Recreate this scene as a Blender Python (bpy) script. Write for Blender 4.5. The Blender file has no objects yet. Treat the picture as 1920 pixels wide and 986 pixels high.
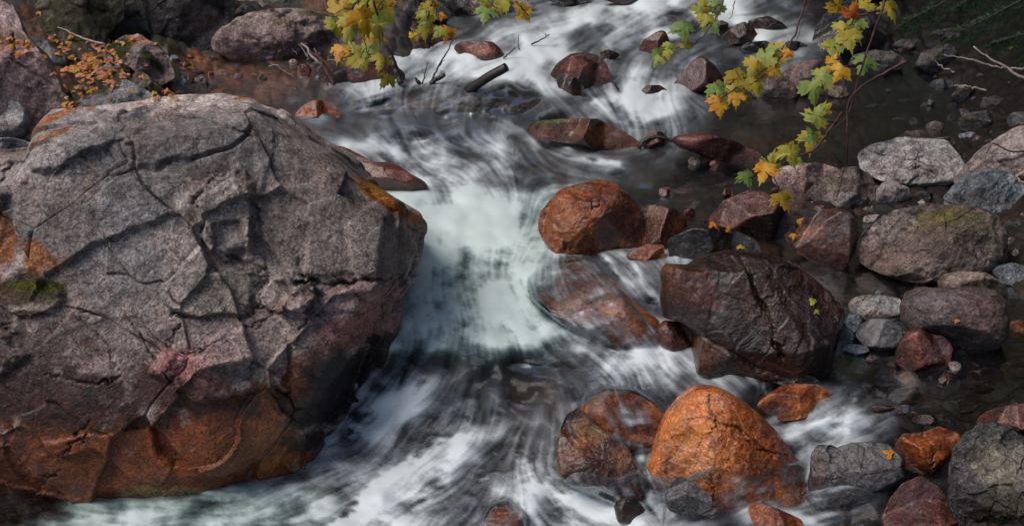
import bpy, math, random
import numpy as np
from mathutils import Vector, Matrix
random.seed(7)
RNG = np.random.default_rng(7)
SC = bpy.context.scene
COL = SC.collection
R = math.radians

# ------------------------------------------------------------ camera, sky, sun, exposure
CAM_H, PITCH, HFOV = 3.5, 26.0, 40.0
cam_data = bpy.data.cameras.new('camera'); cam = bpy.data.objects.new('camera', cam_data); COL.objects.link(cam)
cam.location = (0, 0, CAM_H); cam.rotation_euler = (R(90 - PITCH), 0, 0)
cam_data.angle = R(HFOV); cam_data.clip_end = 2000; cam_data.clip_start = 0.05
SC.camera = cam
W = bpy.data.worlds.new('World'); SC.world = W; W.use_nodes = True
SUN_EL, SUN_AZ = 54.0, -112.0          # azimuth measured from +Y (upstream) towards +X
sky = W.node_tree.nodes.new('ShaderNodeTexSky'); sky.sky_type = 'NISHITA'; sky.sun_disc = False
sky.sun_elevation = R(SUN_EL); sky.sun_rotation = R(SUN_AZ); sky.air_density = 1.0; sky.dust_density = 2.0
bg = W.node_tree.nodes['Background']; bg.inputs[1].default_value = 0.13
W.node_tree.links.new(sky.outputs[0], bg.inputs[0])
sl = bpy.data.lights.new('sun', 'SUN'); sl.energy = 2.6; sl.angle = R(34); sl.color = (1, .90, .80)
sun = bpy.data.objects.new('sun', sl); COL.objects.link(sun)
sd = Vector((math.sin(R(SUN_AZ)) * math.cos(R(SUN_EL)), math.cos(R(SUN_AZ)) * math.cos(R(SUN_EL)), math.sin(R(SUN_EL))))
sun.rotation_euler = sd.to_track_quat('Z', 'Y').to_euler()
SC.view_settings.view_transform = 'Standard'; SC.view_settings.look = 'None'
SC.view_settings.exposure = -0.02; SC.view_settings.gamma = 1.0; SC.view_settings.use_curve_mapping = False
SC.cycles.max_bounces = 6; SC.cycles.transparent_max_bounces = 8; SC.cycles.caustics_reflective = False; SC.cycles.caustics_refractive = False

# ------------------------------------------------------------ photo pixel <-> world
PW, PH = 1920.0, 986.0
F = PW / 2 / math.tan(R(HFOV) / 2)
CP, SP = math.cos(R(PITCH)), math.sin(R(PITCH))
UX = np.array([1., 0, 0]); UY = np.array([0, SP, CP]); UZ = np.array([0, CP, -SP])   # right, up, forward
C0 = np.array([0, 0, CAM_H])
def ray(px, py):
    px = np.asarray(px, float); py = np.asarray(py, float)
    return ((px - PW / 2) / F)[..., None] * UX + (-(py - PH / 2) / F)[..., None] * UY + UZ
def at_depth(px, py, Z): return C0 + ray(px, py) * np.asarray(Z, float)[..., None]
def at_z(px, py, z):
    d = ray(px, py); return C0 + d * ((np.asarray(z) - CAM_H) / d[..., 2])[..., None]
def depth_at_z(px, py, z): return (z - CAM_H) / ray(px, py)[..., 2]

# ------------------------------------------------------------ noise
_P = RNG.permutation(4096).astype(np.int64)
_V = RNG.random(4096) * 2 - 1
def _h(i, j, k): return _V[(_P[(_P[(i & 4095)] + j) & 4095] + k) & 4095]
def vnoise(p):
    i = np.floor(p).astype(np.int64); f = p - i; u = f * f * f * (f * (f * 6 - 15) + 10)
    x, y, z = i[:, 0], i[:, 1], i[:, 2]; a, b, c = u[:, 0], u[:, 1], u[:, 2]
    def L(s, t, w): return s + (t - s) * w
    return L(L(L(_h(x, y, z), _h(x+1, y, z), a), L(_h(x, y+1, z), _h(x+1, y+1, z), a), b),
             L(L(_h(x, y, z+1), _h(x+1, y, z+1), a), L(_h(x, y+1, z+1), _h(x+1, y+1, z+1), a), b), c)
_ROT = np.array([[.36, .48, -.8], [-.8, .6, 0], [.48, .64, .6]])
def fbm(p, oct=4, gain=.5, ridge=False):
    s = np.zeros(len(p)); a = 1.; t = 0.; q = np.array(p, float)
    for _ in range(oct):
        n = vnoise(q)
        s += a * ((1 - 2 * np.abs(n)) if ridge else n); t += a; a *= gain; q = q @ _ROT.T * 2.03 + 11.7
    return s / t
def worley(p, seed=0):
    """distance to nearest and second nearest feature point, and a random number of the nearest"""
    i = np.floor(p).astype(np.int64); f1 = np.full(len(p), 9.); f2 = np.full(len(p), 9.); idv = np.zeros(len(p))
    d3 = p.shape[1] == 3
    for dx in (-1, 0, 1):
        for dy in (-1, 0, 1):
            for dz in ((-1, 0, 1) if d3 else (0,)):
                c = i + np.array([dx, dy, dz])[:p.shape[1]]
                z = c[:, 2] if d3 else np.zeros(len(p), np.int64)
                q = np.stack([c[:, 0] + .5 + .45 * _h(c[:, 0] + seed, c[:, 1], z), c[:, 1] + .5 + .45 * _h(c[:, 0], c[:, 1] + 77 + seed, z)] +
                             ([c[:, 2] + .5 + .45 * _h(c[:, 0], c[:, 1], z + 151 + seed)] if d3 else []), 1)
                d = np.sqrt(((p - q) ** 2).sum(1)); r = _h(c[:, 0] + 31, c[:, 1] + 17, z + 5 + seed)
                m = d < f1; f2 = np.where(m, f1, np.minimum(f2, d)); idv = np.where(m, r, idv); f1 = np.where(m, d, f1)
    return f1, f2, idv
def sstep(a, b, x):
    t = np.clip((x - a) / (b - a), 0, 1); return t * t * (3 - 2 * t)
def mixc(a, b, w): return a + (b - a) * w[:, None]
class TPS:
    """smooth interpolation of scattered values given in photo pixels"""
    def __init__(s, pts, lam=.02):
        P = np.array(pts, float); s.x = P[:, :2] / 500.; n = len(P)
        A = np.zeros((n + 3, n + 3)); A[:n, :n] = s.k(s.x, s.x) + lam * np.eye(n); A[:n, n] = 1; A[:n, n+1:] = s.x; A[n, :n] = 1; A[n+1:, :n] = s.x.T
        s.w = np.linalg.solve(A, np.concatenate([P[:, 2], [0, 0, 0]]))
    def k(s, a, b):
        r2 = ((a[:, None] - b[None]) ** 2).sum(2) + 1e-9; return .5 * r2 * np.log(r2)
    def __call__(s, px, py):
        px = np.asarray(px, float); q = np.stack([px.ravel(), np.asarray(py, float).ravel()], 1) / 500.; out = np.zeros(len(q)); n = len(s.x)
        for a in range(0, len(q), 40000):
            b = q[a:a+40000]; out[a:a+40000] = s.k(b, s.x) @ s.w[:n] + s.w[n] + b @ s.w[n+1:]
        return out.reshape(px.shape)

# ------------------------------------------------------------ object helpers
def mesh_obj(name, V, Fc, mat, parent=None, col=None, wet=None, smooth=True, attrs=None):
    me = bpy.data.meshes.new(name)
    V = np.asarray(V, np.float32)
    if isinstance(Fc, np.ndarray):
        n = len(Fc); k = Fc.shape[1]
        me.vertices.add(len(V)); me.vertices.foreach_set('co', V.ravel())
        me.loops.add(n * k); me.loops.foreach_set('vertex_index', Fc.astype(np.int32).ravel())
        me.polygons.add(n); me.polygons.foreach_set('loop_start', np.arange(0, n * k, k, dtype=np.int32))
        me.polygons.foreach_set('loop_total', np.full(n, k, np.int32)); me.update(calc_edges=True); me.validate()
    else:
        me.from_pydata([tuple(map(float, v)) for v in V], [], Fc); me.update()
    if smooth: me.polygons.foreach_set('use_smooth', np.ones(len(me.polygons), bool))
    if col is not None:
        a = me.attributes.new('rockcol', 'FLOAT_COLOR', 'POINT')
        a.data.foreach_set('color', np.concatenate([np.clip(col, 0, 1), np.ones((len(col), 1))], 1).astype(np.float32).ravel())
    if wet is not None:
        a = me.attributes.new('wet', 'FLOAT', 'POINT'); a.data.foreach_set('value', np.asarray(wet, np.float32))
    for k_, v_ in (attrs or {}).items():
        a = me.attributes.new(k_, 'FLOAT', 'POINT'); a.data.foreach_set('value', np.asarray(v_, np.float32))
    me.materials.append(mat)
    o = bpy.data.objects.new(name, me); COL.objects.link(o)
    if parent is not None: o.parent = parent
    return o
def tag(o, label=None, cat=None, group=None, kind=None):
    if label: o['label'] = label
    if cat: o['category'] = cat
    if group: o['group'] = group
    if kind: o['kind'] = kind
    return o
def empty(name, loc):
    o = bpy.data.objects.new(name, None); o.empty_display_size = .1; COL.objects.link(o); o.location = loc; return o
def grid_faces(ny, nx):
    a = np.arange(ny * nx).reshape(ny, nx)
    return np.stack([a[:-1, :-1].ravel(), a[:-1, 1:].ravel(), a[1:, 1:].ravel(), a[1:, :-1].ravel()], 1)
def tube(pts, radii, n=8, rough=0.0, seed=0):
    P = np.array(pts, float); m = len(P); V = []; 
    T = np.gradient(P, axis=0); T /= np.linalg.norm(T, axis=1)[:, None] + 1e-9
    up = np.array([.13, .2, 1.]); A = np.cross(T, up); A /= np.linalg.norm(A, axis=1)[:, None] + 1e-9; B = np.cross(T, A)
    rr = np.random.default_rng(seed)
    for i in range(m):
        for j in range(n):
            t = 2 * math.pi * j / n; q = radii[i] * (1 + rough * rr.uniform(-1, 1))
            V.append(P[i] + A[i] * math.cos(t) * q + B[i] * math.sin(t) * q)
    Fc = []
    for i in range(m - 1):
        for j in range(n): a = i*n+j; b = i*n+(j+1) % n; Fc.append((a, b, b+n, a+n))
    Fc.append(tuple(range(n))[::-1]); Fc.append(tuple(range((m-1)*n, m*n)))
    return V, Fc
def resample(pts, n, wob=0, seed=0):
    P = np.array(pts, float); d = np.concatenate([[0], np.cumsum(np.linalg.norm(np.diff(P, axis=0), axis=1))]); t = np.linspace(0, d[-1], n)
    Q = np.stack([np.interp(t, d, P[:, k]) for k in range(P.shape[1])], 1)
    for _ in range(2): Q[1:-1] = (Q[:-2] + Q[2:] + 2 * Q[1:-1]) / 4
    if wob:
        rr = np.random.default_rng(seed); w = rr.normal(size=Q.shape) * wob; w[0] = 0; Q = Q + w
    return Q

# ------------------------------------------------------------ materials
def nodes(name):
    m = bpy.data.materials.new(name); m.use_nodes = True; nt = m.node_tree; nt.nodes.clear()
    return m, nt
def N(nt, t, **kw):
    n = nt.nodes.new(t)
    for k, v in kw.items():
        if k in n.inputs: n.inputs[k].default_value = v
        else: setattr(n, k, v)
    return n
def ramp(nt, src, stops):
    r = nt.nodes.new('ShaderNodeValToRGB'); e = r.color_ramp.elements
    while len(e) < len(stops): e.new(.5)
    for q, (p, c) in zip(e, stops): q.position = p; q.color = (*c, 1) if len(c) == 3 else c
    nt.links.new(src, r.inputs[0]); return r
def math_(nt, op, a, b=None, c=None):
    n = nt.nodes.new('ShaderNodeMath'); n.operation = op
    for i, v in enumerate((a, b, c)):
        if v is None: continue
        if isinstance(v, (int, float)): n.inputs[i].default_value = v
        else: nt.links.new(v, n.inputs[i])
    return n.outputs[0]
def mixrgb(nt, typ, fac, a, b):
    n = nt.nodes.new('ShaderNodeMix'); n.data_type = 'RGBA'; n.blend_type = typ
    for s, v in ((n.inputs[0], fac), (n.inputs[6], a), (n.inputs[7], b)):
        if isinstance(v, (int, float)): s.default_value = v
        elif isinstance(v, tuple): s.default_value = (*v, 1)
        else: nt.links.new(v, s)
    return n.outputs[2]

def rock_material(name, grain=1.0, bump=1.0, speck=.35, streak=0.0, dryr=.78, wetr=.24):
    m, nt = nodes(name); L = nt.links.new
    out = N(nt, 'ShaderNodeOutputMaterial'); b = N(nt, 'ShaderNodeBsdfPrincipled'); L(b.outputs[0], out.inputs[0])
    tc = N(nt, 'ShaderNodeTexCoord').outputs['Object']
    at = N(nt, 'ShaderNodeAttribute', attribute_name='rockcol').outputs['Color']
    wet = N(nt, 'ShaderNodeAttribute', attribute_name='wet').outputs['Fac']
    def noise(scale, detail=6, rough=.6, src=tc, dist=0.):
        n = N(nt, 'ShaderNodeTexNoise', Scale=scale, Detail=detail, Roughness=rough, Distortion=dist); L(src, n.inputs['Vector']); return n.outputs['Fac']
    n1 = noise(14 * grain, 8, .68, dist=.6); n2 = noise(70 * grain, 6, .75); n3 = noise(5 * grain, 5, .6, dist=1.2)
    f1 = ramp(nt, n1, [(.3, (.42,)*3), (.5, (.95,)*3), (.72, (1.55,)*3)]).outputs[0]
    c = mixrgb(nt, 'MULTIPLY', 1.0, at, f1)
    f2 = ramp(nt, n2, [(.36, (.25,)*3), (.5, (1.,)*3), (.64, (1.9,)*3)]).outputs[0]
    c = mixrgb(nt, 'MULTIPLY', .75, c, f2)
    v = N(nt, 'ShaderNodeTexVoronoi', Scale=95 * grain); L(tc, v.inputs['Vector'])
    sp = ramp(nt, v.outputs['Distance'], [(.10, (1, 1, 1)), (.26, (0, 0, 0))]).outputs[0]
    spm = math_(nt, 'MULTIPLY', sp, ramp(nt, n3, [(.45, (0,)*3), (.62, (1,)*3)]).outputs[0])
    spm = math_(nt, 'MULTIPLY', spm, speck)
    c = mixrgb(nt, 'MIX', spm, c, mixrgb(nt, 'MIX', .5, (.5, .44, .40), mixrgb(nt, 'MULTIPLY', 1., at, (3., 3., 3.))))
    # fine cracks
    vd = N(nt, 'ShaderNodeTexVoronoi', Scale=7 * grain, feature='DISTANCE_TO_EDGE')
    wv = N(nt, 'ShaderNodeVectorMath', operation='ADD'); L(tc, wv.inputs[0])
    nz = N(nt, 'ShaderNodeTexNoise', Scale=6 * grain, Detail=5, Roughness=.65); L(tc, nz.inputs['Vector'])
    sc = N(nt, 'ShaderNodeVectorMath', operation='SCALE'); sc.inputs['Scale'].default_value = .35 / grain; L(nz.outputs['Color'], sc.inputs[0]); L(sc.outputs[0], wv.inputs[1]); L(wv.outputs[0], vd.inputs['Vector'])
    crk = ramp(nt, vd.outputs['Distance'], [(.0, (0,)*3), (.03, (1,)*3)]).outputs[0]
    cm = math_(nt, 'MULTIPLY', math_(nt, 'SUBTRACT', 1.0, crk), ramp(nt, n3, [(.42, (0,)*3), (.55, (1,)*3)]).outputs[0])
    c = mixrgb(nt, 'MIX', math_(nt, 'MULTIPLY', cm, .30), c, (.012, .010, .010))
    L(c, b.inputs['Base Color'])
    h = math_(nt, 'ADD', math_(nt, 'MULTIPLY', n1, 1.0), math_(nt, 'MULTIPLY', n2, .35))
    h = math_(nt, 'SUBTRACT', math_(nt, 'ADD', h, math_(nt, 'MULTIPLY', n3, 1.2)), math_(nt, 'MULTIPLY', cm, .35))
    bp = N(nt, 'ShaderNodeBump', Strength=min(1., .75 * bump), Distance=.022 * bump / grain); L(h, bp.inputs['Height']); L(bp.outputs[0], b.inputs['Normal'])
    rr = math_(nt, 'ADD', math_(nt, 'MULTIPLY', wet, wetr - dryr), dryr)
    rr = math_(nt, 'ADD', rr, math_(nt, 'MULTIPLY', math_(nt, 'SUBTRACT', n2, .5), .35)); L(rr, b.inputs['Roughness'])
    L(math_(nt, 'ADD', math_(nt, 'MULTIPLY', wet, .22), .2), b.inputs['Specular IOR Level'])
    L(math_(nt, 'MULTIPLY', wet, .48), b.inputs['Coat Weight']); b.inputs['Coat Roughness'].default_value = .10
    bc = N(nt, 'ShaderNodeBump', Strength=.55, Distance=.012); L(n1, bc.inputs['Height']); L(bc.outputs[0], b.inputs['Coat Normal'])
    return m
M_DRY = rock_material('granite', 1.15, 1.35, .6)
M_WET = rock_material('wet_rock', 1.1, .9, .12, wetr=.19)
M_FINE = rock_material('fine_stone', 1.8, .8, .25)

def simple_mat(name, c1, c2, scale=20, rough=.7, bump=.3, c3=None, spec=.3, trans=0, aniso=None):
    m, nt = nodes(name); L = nt.links.new
    out = N(nt, 'ShaderNodeOutputMaterial'); b = N(nt, 'ShaderNodeBsdfPrincipled', Roughness=rough); b.inputs['Specular IOR Level'].default_value = spec
    tc = N(nt, 'ShaderNodeTexCoord').outputs['Object']
    mp = N(nt, 'ShaderNodeMapping'); L(tc, mp.inputs[0])
    if aniso: mp.inputs['Scale'].default_value = aniso
    n = N(nt, 'ShaderNodeTexNoise', Scale=scale, Detail=7, Roughness=.65); L(mp.outputs[0], n.inputs['Vector'])
    st = [(.3, c1), (.65, c2)] if c3 is None else [(.28, c1), (.5, c2), (.7, c3)]
    L(ramp(nt, n.outputs['Fac'], st).outputs[0], b.inputs['Base Color'])
    bp = N(nt, 'ShaderNodeBump', Strength=bump, Distance=.01); L(n.outputs['Fac'], bp.inputs['Height']); L(bp.outputs[0], b.inputs['Normal'])
    if trans:
        t = N(nt, 'ShaderNodeBsdfTranslucent'); L(ramp(nt, n.outputs['Fac'], st).outputs[0], t.inputs['Color'])
        mx = N(nt, 'ShaderNodeMixShader'); mx.inputs[0].default_value = trans; L(b.outputs[0], mx.inputs[1]); L(t.outputs[0], mx.inputs[2]); L(mx.outputs[0], out.inputs[0])
    else: L(b.outputs[0], out.inputs[0])
    return m
M_BARK = simple_mat('wet_bark', (.006, .005, .005), (.022, .016, .014), 40, .4, .6, spec=.5)
M_REDBARK = simple_mat('red_brown_bark', (.05, .022, .015), (.14, .07, .05), 40, .6, .6)
M_PALE = simple_mat('bleached_wood', (.22, .17, .15), (.5, .42, .38), 60, .8, .4)
M_TWIG = simple_mat('maple_twig', (.03, .015, .015), (.10, .05, .045), 60, .6, .3)
M_NEEDLE = simple_mat('needles', (.012, .03, .014), (.03, .06, .022), 12, .6, .2)
# ------------------------------------------------------------ levels of the stream (photo pixel, height in metres)
WZ = TPS([(-300,1100,-.05),(0,986,0),(300,986,0),(600,986,0),(560,880,.03),(300,700,.12),(0,500,.3),(640,830,.05),(650,760,.12),(740,700,.30),
 (800,655,.40),(880,648,.44),(960,652,.44),(1060,672,.43),(850,720,.33),(950,720,.36),(1050,740,.35),(850,800,.16),(950,800,.22),(1050,820,.23),
 (800,880,.07),(950,900,.09),(1100,940,.08),(1000,1050,.0),(1300,986,.17),(1250,870,.24),(1400,960,.2),(1170,840,.26),(1150,760,.36),(1200,690,.42),(1100,620,.46),
 (1150,550,.54),(1080,500,.52),(1060,560,.53),(1120,600,.50),(760,600,.42),(850,560,.44),(900,450,.45),(800,350,.46),(1000,380,.47),(750,290,.48),(900,285,.5),
 (650,250,.52),(800,235,.55),(950,235,.57),(1080,270,.53),(660,200,.63),(760,182,.68),(900,163,.74),(980,170,.73),(1050,190,.70),(1120,215,.62),
 (1200,250,.56),(1180,200,.68),(1250,210,.62),(1220,150,.78),(1100,150,.80),(900,130,.80),(760,130,.78),(850,95,.86),(1000,100,.86),(1000,50,.95),
 (1100,70,.92),(1250,60,1.0),(1400,50,1.02),(1300,5,1.12),(1500,20,1.1),(1000,0,1.02),(850,0,1.0),
 (1300,110,.84),(1350,200,.64),(1500,240,.64),(1700,180,.68),(1900,180,.7),(1400,320,.56),(1250,330,.53),(1700,330,.58),(1900,330,.62),
 (1600,450,.54),(1450,460,.54),(1900,450,.58),(1350,480,.54),(1230,520,.53),(1600,550,.5),(1900,600,.48),(1650,700,.42),(1900,720,.42),
 (1450,730,.41),(1330,700,.42),(1600,790,.37),(1500,810,.30),(1750,790,.38),(1700,900,.26),(1500,930,.16),(1900,930,.28),(1900,1050,.2),(2300,600,.55),
 (560,170,.66),(450,150,.68),(350,140,.7),(150,180,.72),(0,150,.75),(-200,200,.7),(300,60,.80),(600,40,.86),(0,0,.9),(2200,100,.9),(-300,600,.25),(600,-200,1.4),(1400,-200,1.45)], .004)
# how far the bed lies under the water (negative: dry bank above it)
DEP = TPS([(0,1050,.35),(400,960,.3),(700,900,.28),(900,800,.2),(900,660,.12),(1100,720,.12),(1100,900,.2),(900,500,.4),(800,320,.35),(1050,420,.25),
 (900,170,.05),(800,240,.2),(700,190,.1),(560,180,.10),(420,130,.045),(340,150,.03),(640,120,.05),(500,160,.08),(400,60,-.04),
 (250,150,-.06),(190,110,-.10),(150,190,-.05),(100,60,-.12),(0,0,-.16),(0,200,-.1),(-300,300,-.3),(-300,900,-.1),(250,30,-.12),(600,20,-.10),(740,40,-.12),
 (900,100,.2),(1200,60,.2),(1450,40,.2),(900,20,.02),(900,-60,-.1),(1400,-150,.1),(1560,60,.02),(1700,60,-.05),(1850,60,-.14),(1500,210,.18),(1400,300,.14),(1650,230,.12),(1750,200,.08),
 (1850,200,-.05),(1850,270,-.04),(1700,300,.02),(1550,350,.0),(1400,400,.06),(1250,330,.1),(1300,480,.1),(1600,400,.02),(1800,420,-.02),(1900,300,-.08),(1950,450,-.08),
 (1650,540,.08),(1560,480,.06),(1900,560,.03),(1640,610,.02),(1700,720,.09),(1850,720,.09),(1600,760,.08),(1800,660,.04),(1450,820,.1),(1300,700,.1),(1600,960,.06),(1800,900,.04),(1950,850,-.02),(2200,500,-.5),(2300,900,-.5),(2200,100,-.6),(1300,950,.1)], .004)
def _cl(px, py): return np.clip(px, -330, 2300), np.clip(py, -200, 1090)
def zw(px, py):
    z = WZ(*_cl(px, py)); e = z - .47; e = .5*(e + np.sqrt(e*e + .0009)); return z - .5*e
def dep(px, py): return np.clip(DEP(*_cl(px, py)), -.65, .5)
def zb(px, py): return zw(px, py) - dep(px, py)

# ------------------------------------------------------------ rocks
PAL = dict(   # main, second, third colour of the stone; wetness; material
 grey=((.30,.235,.21),(.46,.385,.35),(.12,.10,.098),0,'d'), palegrey=((.33,.31,.30),(.47,.45,.43),(.18,.17,.18),0,'d'),
 pinkgrey=((.29,.215,.195),(.43,.35,.325),(.12,.09,.095),0,'d'), pink=((.38,.235,.215),(.52,.38,.35),(.17,.10,.10),.15,'d'),
 bluegrey=((.18,.20,.22),(.30,.33,.35),(.10,.11,.13),.1,'d'), darkgrey=((.055,.05,.052),(.11,.10,.10),(.02,.02,.022),.15,'d'),
 mossy=((.10,.085,.06),(.17,.15,.12),(.04,.045,.018),.1,'d'), purple=((.095,.066,.062),(.16,.115,.11),(.06,.05,.055),.3,'d'),
 brownwet=((.048,.012,.005),(.12,.034,.011),(.028,.012,.010),1,'w'), darkwet=((.015,.0055,.003),(.040,.012,.005),(.005,.003,.0025),1,'w'),
 blackwet=((.012,.011,.012),(.03,.022,.02),(.006,.006,.007),1,'w'), orange=((.36,.080,.014),(.54,.17,.045),(.11,.024,.008),.95,'w'),
 rust=((.17,.038,.010),(.32,.085,.018),(.045,.015,.009),.95,'w'), redwet=((.055,.014,.010),(.13,.036,.024),(.04,.014,.013),.9,'w'),
 slate=((.045,.042,.045),(.09,.085,.085),(.02,.02,.022),.7,'w'), greybrown=((.12,.087,.075),(.23,.18,.155),(.06,.045,.042),.2,'d'),
)
MATS = dict(d=M_DRY, w=M_WET, f=M_FINE)
MOSS = np.array((.050, .055, .010)); LICH = np.array((.42, .15, .03)); TAN = np.array((.42, .25, .13))
ROCKS = {}
def ellipse_poly(cx, cy, rx, ry, n=12, seed=0, ang=0):
    rr = np.random.default_rng(seed + 5); t = np.linspace(0, 2*np.pi, n, endpoint=False); k = 1 + rr.uniform(-.13, .10, n)
    x = rx * np.cos(t) * k; y = ry * np.sin(t) * k; a = R(ang)
    return list(zip(cx + x*np.cos(a) - y*np.sin(a), cy + x*np.sin(a) + y*np.cos(a)))
def rad_of(poly, c, th, smooth):
    P = np.array(poly, float) - c; A = P; B = np.roll(P, -1, 0); r = np.zeros(len(th))
    d = np.stack([np.cos(th), np.sin(th)], 1)
    for a, b in zip(A, B):
        e = b - a; den = d[:, 0]*e[1] - d[:, 1]*e[0]
        den = np.where(abs(den) < 1e-9, 1e-9, den)
        t = (a[0]*e[1] - a[1]*e[0]) / den; s = (a[0]*d[:, 1] - a[1]*d[:, 0]) / den
        ok = (t > 0) & (s >= -1e-6) & (s <= 1 + 1e-6); r = np.where(ok, np.maximum(r, t), r)
    k = max(1, int(len(th) * smooth / 360)); ker = np.hanning(2*k+3)[1:-1]; ker /= ker.sum()
    return np.convolve(np.concatenate([r[-len(ker):], r, r[:len(ker)]]), ker, 'same')[len(ker):-len(ker)]
def seg_dist(px, py, line):
    d = np.full(px.shape, 1e9)
    for (x0, y0), (x1, y1) in zip(line[:-1], line[1:]):
        ex, ey = x1-x0, y1-y0; t = np.clip(((px-x0)*ex + (py-y0)*ey) / (ex*ex + ey*ey + 1e-9), 0, 1)
        d = np.minimum(d, np.hypot(px-x0-t*ex, py-y0-t*ey))
    return d
def rock(name, poly, pal, label, cat='rock', ext=.15, thick=.85, step=3.4, p=2.5, facets=None, nf=7, rough=.8, cracks=(), bumps=(), paint=(),
         seed=None, group=None, yb=None, center=None, lift=0, moss=0., topc=None, wetband=.0, smooth=2.5, under=False, back=0., lic=0., fcut=(.40, .72), plates=1.):
    seed = (len(ROCKS) + 1) * 13 if seed is None else seed
    rr = np.random.default_rng(seed); poly = np.array(poly, float); mk0 = PAL[pal][4]
    if mk0 == 'w': plates *= .3
    x, y = poly[:, 0], poly[:, 1]; x1, y1 = np.roll(x, -1), np.roll(y, -1); cr = x*y1 - x1*y; A = cr.sum() / 2
    c = np.array([((x+x1)*cr).sum() / 6 / A, ((y+y1)*cr).sum() / 6 / A]) if center is None else np.array(center, float)
    yb = y.max() if yb is None else yb
    rpx = math.sqrt(abs(A) / math.pi)
    zbase = (zb(np.array(c[0]), np.array(yb)) if under else max(zw(np.array(c[0]), np.array(yb)), zb(np.array(c[0]), np.array(yb)))) + lift
    Zb = float(depth_at_z(c[0], yb, zbase)); D = rpx / F * Zb * thick
    q = 1 / (1 + ext); cb = max(0.1, (1 - q**p)) ** (1/p)
    Zc = Zb + cb * D * .8 + back; C = at_depth(c[0], c[1], Zc); s = Zc / F
    nth = int(np.clip(2*math.pi*rpx / step, 40, 900)); nfr = int(np.clip(1.5*rpx / step, 12, 330)); nbk = max(8, nfr // 4)
    th = np.linspace(0, 2*np.pi, nth, endpoint=False); Rr = rad_of(poly, c, th, smooth)
    Rr = Rr * (1 + ext * np.maximum(0, np.sin(th)) ** .8)
    pd = np.linspace(0, np.pi/2, 4000); rd = np.sin(pd) ** (2/p); cd = np.cos(pd) ** (2/p); al = np.concatenate([[0], np.cumsum(np.hypot(np.diff(rd), .5*np.diff(cd)))]); al /= al[-1]
    tf_ = np.linspace(0, 1, nfr + 1)[1:]; tb_ = np.linspace(1, 0, nbk + 1)[1:-1]
    rs = np.concatenate([np.interp(tf_, al, rd), np.interp(tb_, al, rd)])[:, None]; cs = np.concatenate([np.interp(tf_, al, cd), -np.interp(tb_, al, cd)])[:, None]; ph = rs
    # mild noise on the outline
    PXo = rs * (Rr * np.cos(th))[None]; PYo = rs * (Rr * np.sin(th))[None]; CC = np.broadcast_to(cs, PXo.shape)
    PXo = np.concatenate([[0], PXo.ravel(), [0]]); PYo = np.concatenate([[0], PYo.ravel(), [0]]); CC = np.concatenate([[1], CC.ravel(), [-1]])
    U = PXo * s; Vv = -PYo * s; Wd = CC * D          # right, up, towards the camera
    r0 = rpx * s; front = sstep(-.05, .25, CC)
    # flat faces
    FL = []
    if facets:
        for (fx, fy, fc, nx, ny, nz) in facets:
            n = np.array([nx, ny, nz], float); n /= np.linalg.norm(n); FL.append(((fx-c[0])*s, -(fy-c[1])*s, fc*D, n @ UX, n @ UY, -(n @ UZ)))
    for _ in range(nf):
        a = rr.uniform(0, 2*np.pi); t = rr.uniform(.2, 1.2); n = (math.cos(a)*math.sin(t), math.sin(a)*math.sin(t), math.cos(t)); h = rr.uniform(*fcut)
        Q = (n[0]*h*Rr.mean()*s, n[1]*h*Rr.mean()*s, n[2]*h*D); FL.append((*Q, *n))
    for (qx, qy, qz, nx, ny, nz) in FL:
        nz = max(nz, .12); e = ((U-qx)*nx + (Vv-qy)*ny + (Wd-qz)*nz) / nz; k = .015 * r0
        e = .5 * (e + np.sqrt(e*e + k*k)) - .5*k * 0
        Wd = np.minimum(Wd, np.maximum(Wd - e, (-.15 - .1*len(FL)*0) * D))
    px = PXo + c[0]; py = PYo + c[1]
    for (bx, by, bw, bh, ang, amp) in bumps:
        ca, sa = math.cos(R(ang)), math.sin(R(ang)); dx, dy = px-bx, py-by
        g = 1 - sstep(.78, 1.0, np.sqrt(((dx*ca+dy*sa)/bw)**2 + ((-dx*sa+dy*ca)/bh)**2) + .55*fbm(np.stack([px/55., py/55., px*0+amp], 1), 4)); Wd = Wd + amp * g * front
    P3 = np.stack([U, Vv, Wd], 1)
    fr = 1.6 / r0
    off = rr.uniform(0, 90, 3)
    d1 = fbm(P3 * fr + off, 4); d2 = fbm(P3 * fr * 2.6 + off, 5, .55, ridge=True); f1, f2, idn = worley(P3 * fr * 1.7 + d1[:, None]*.4 + off)
    pl = ((P3 * fr * 1.5 + d1[:, None]*.35) ); w1, w2, wi = worley(pl + off + 33)
    disp = r0 * rough * (.050*d1 + .010*(d2-.3) + plates*(.040*idn*sstep(-.01, .03, f2-f1) + .045*wi*sstep(-.01, .03, w2-w1)))
    if step < 2.6 or rpx > 60:
        disp += rough * (.006 * fbm(P3 * 14 + off, 5, .55) + .004 * fbm(P3 * 45 + off, 3, .6)) * (1 if mk0 == 'd' else .6)
    rad = P3 / (np.linalg.norm(P3 / np.array([1, 1, 1.]), axis=1)[:, None] + 1e-9); nw = rad.copy(); nw[:, 2] += 1.2 * front; nw /= np.linalg.norm(nw, axis=1)[:, None]
    sil = np.clip(.45 + .55 * (CC > 0) * np.clip(CC*1.6, 0, 1), 0, 1)
    crk = np.zeros(len(px))
    wn = 11 * fbm(np.stack([px/26., py/26., px*0], 1) + off, 3) + 7 * fbm(np.stack([px/9., py/7., px*0], 1) + off, 2)
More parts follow.
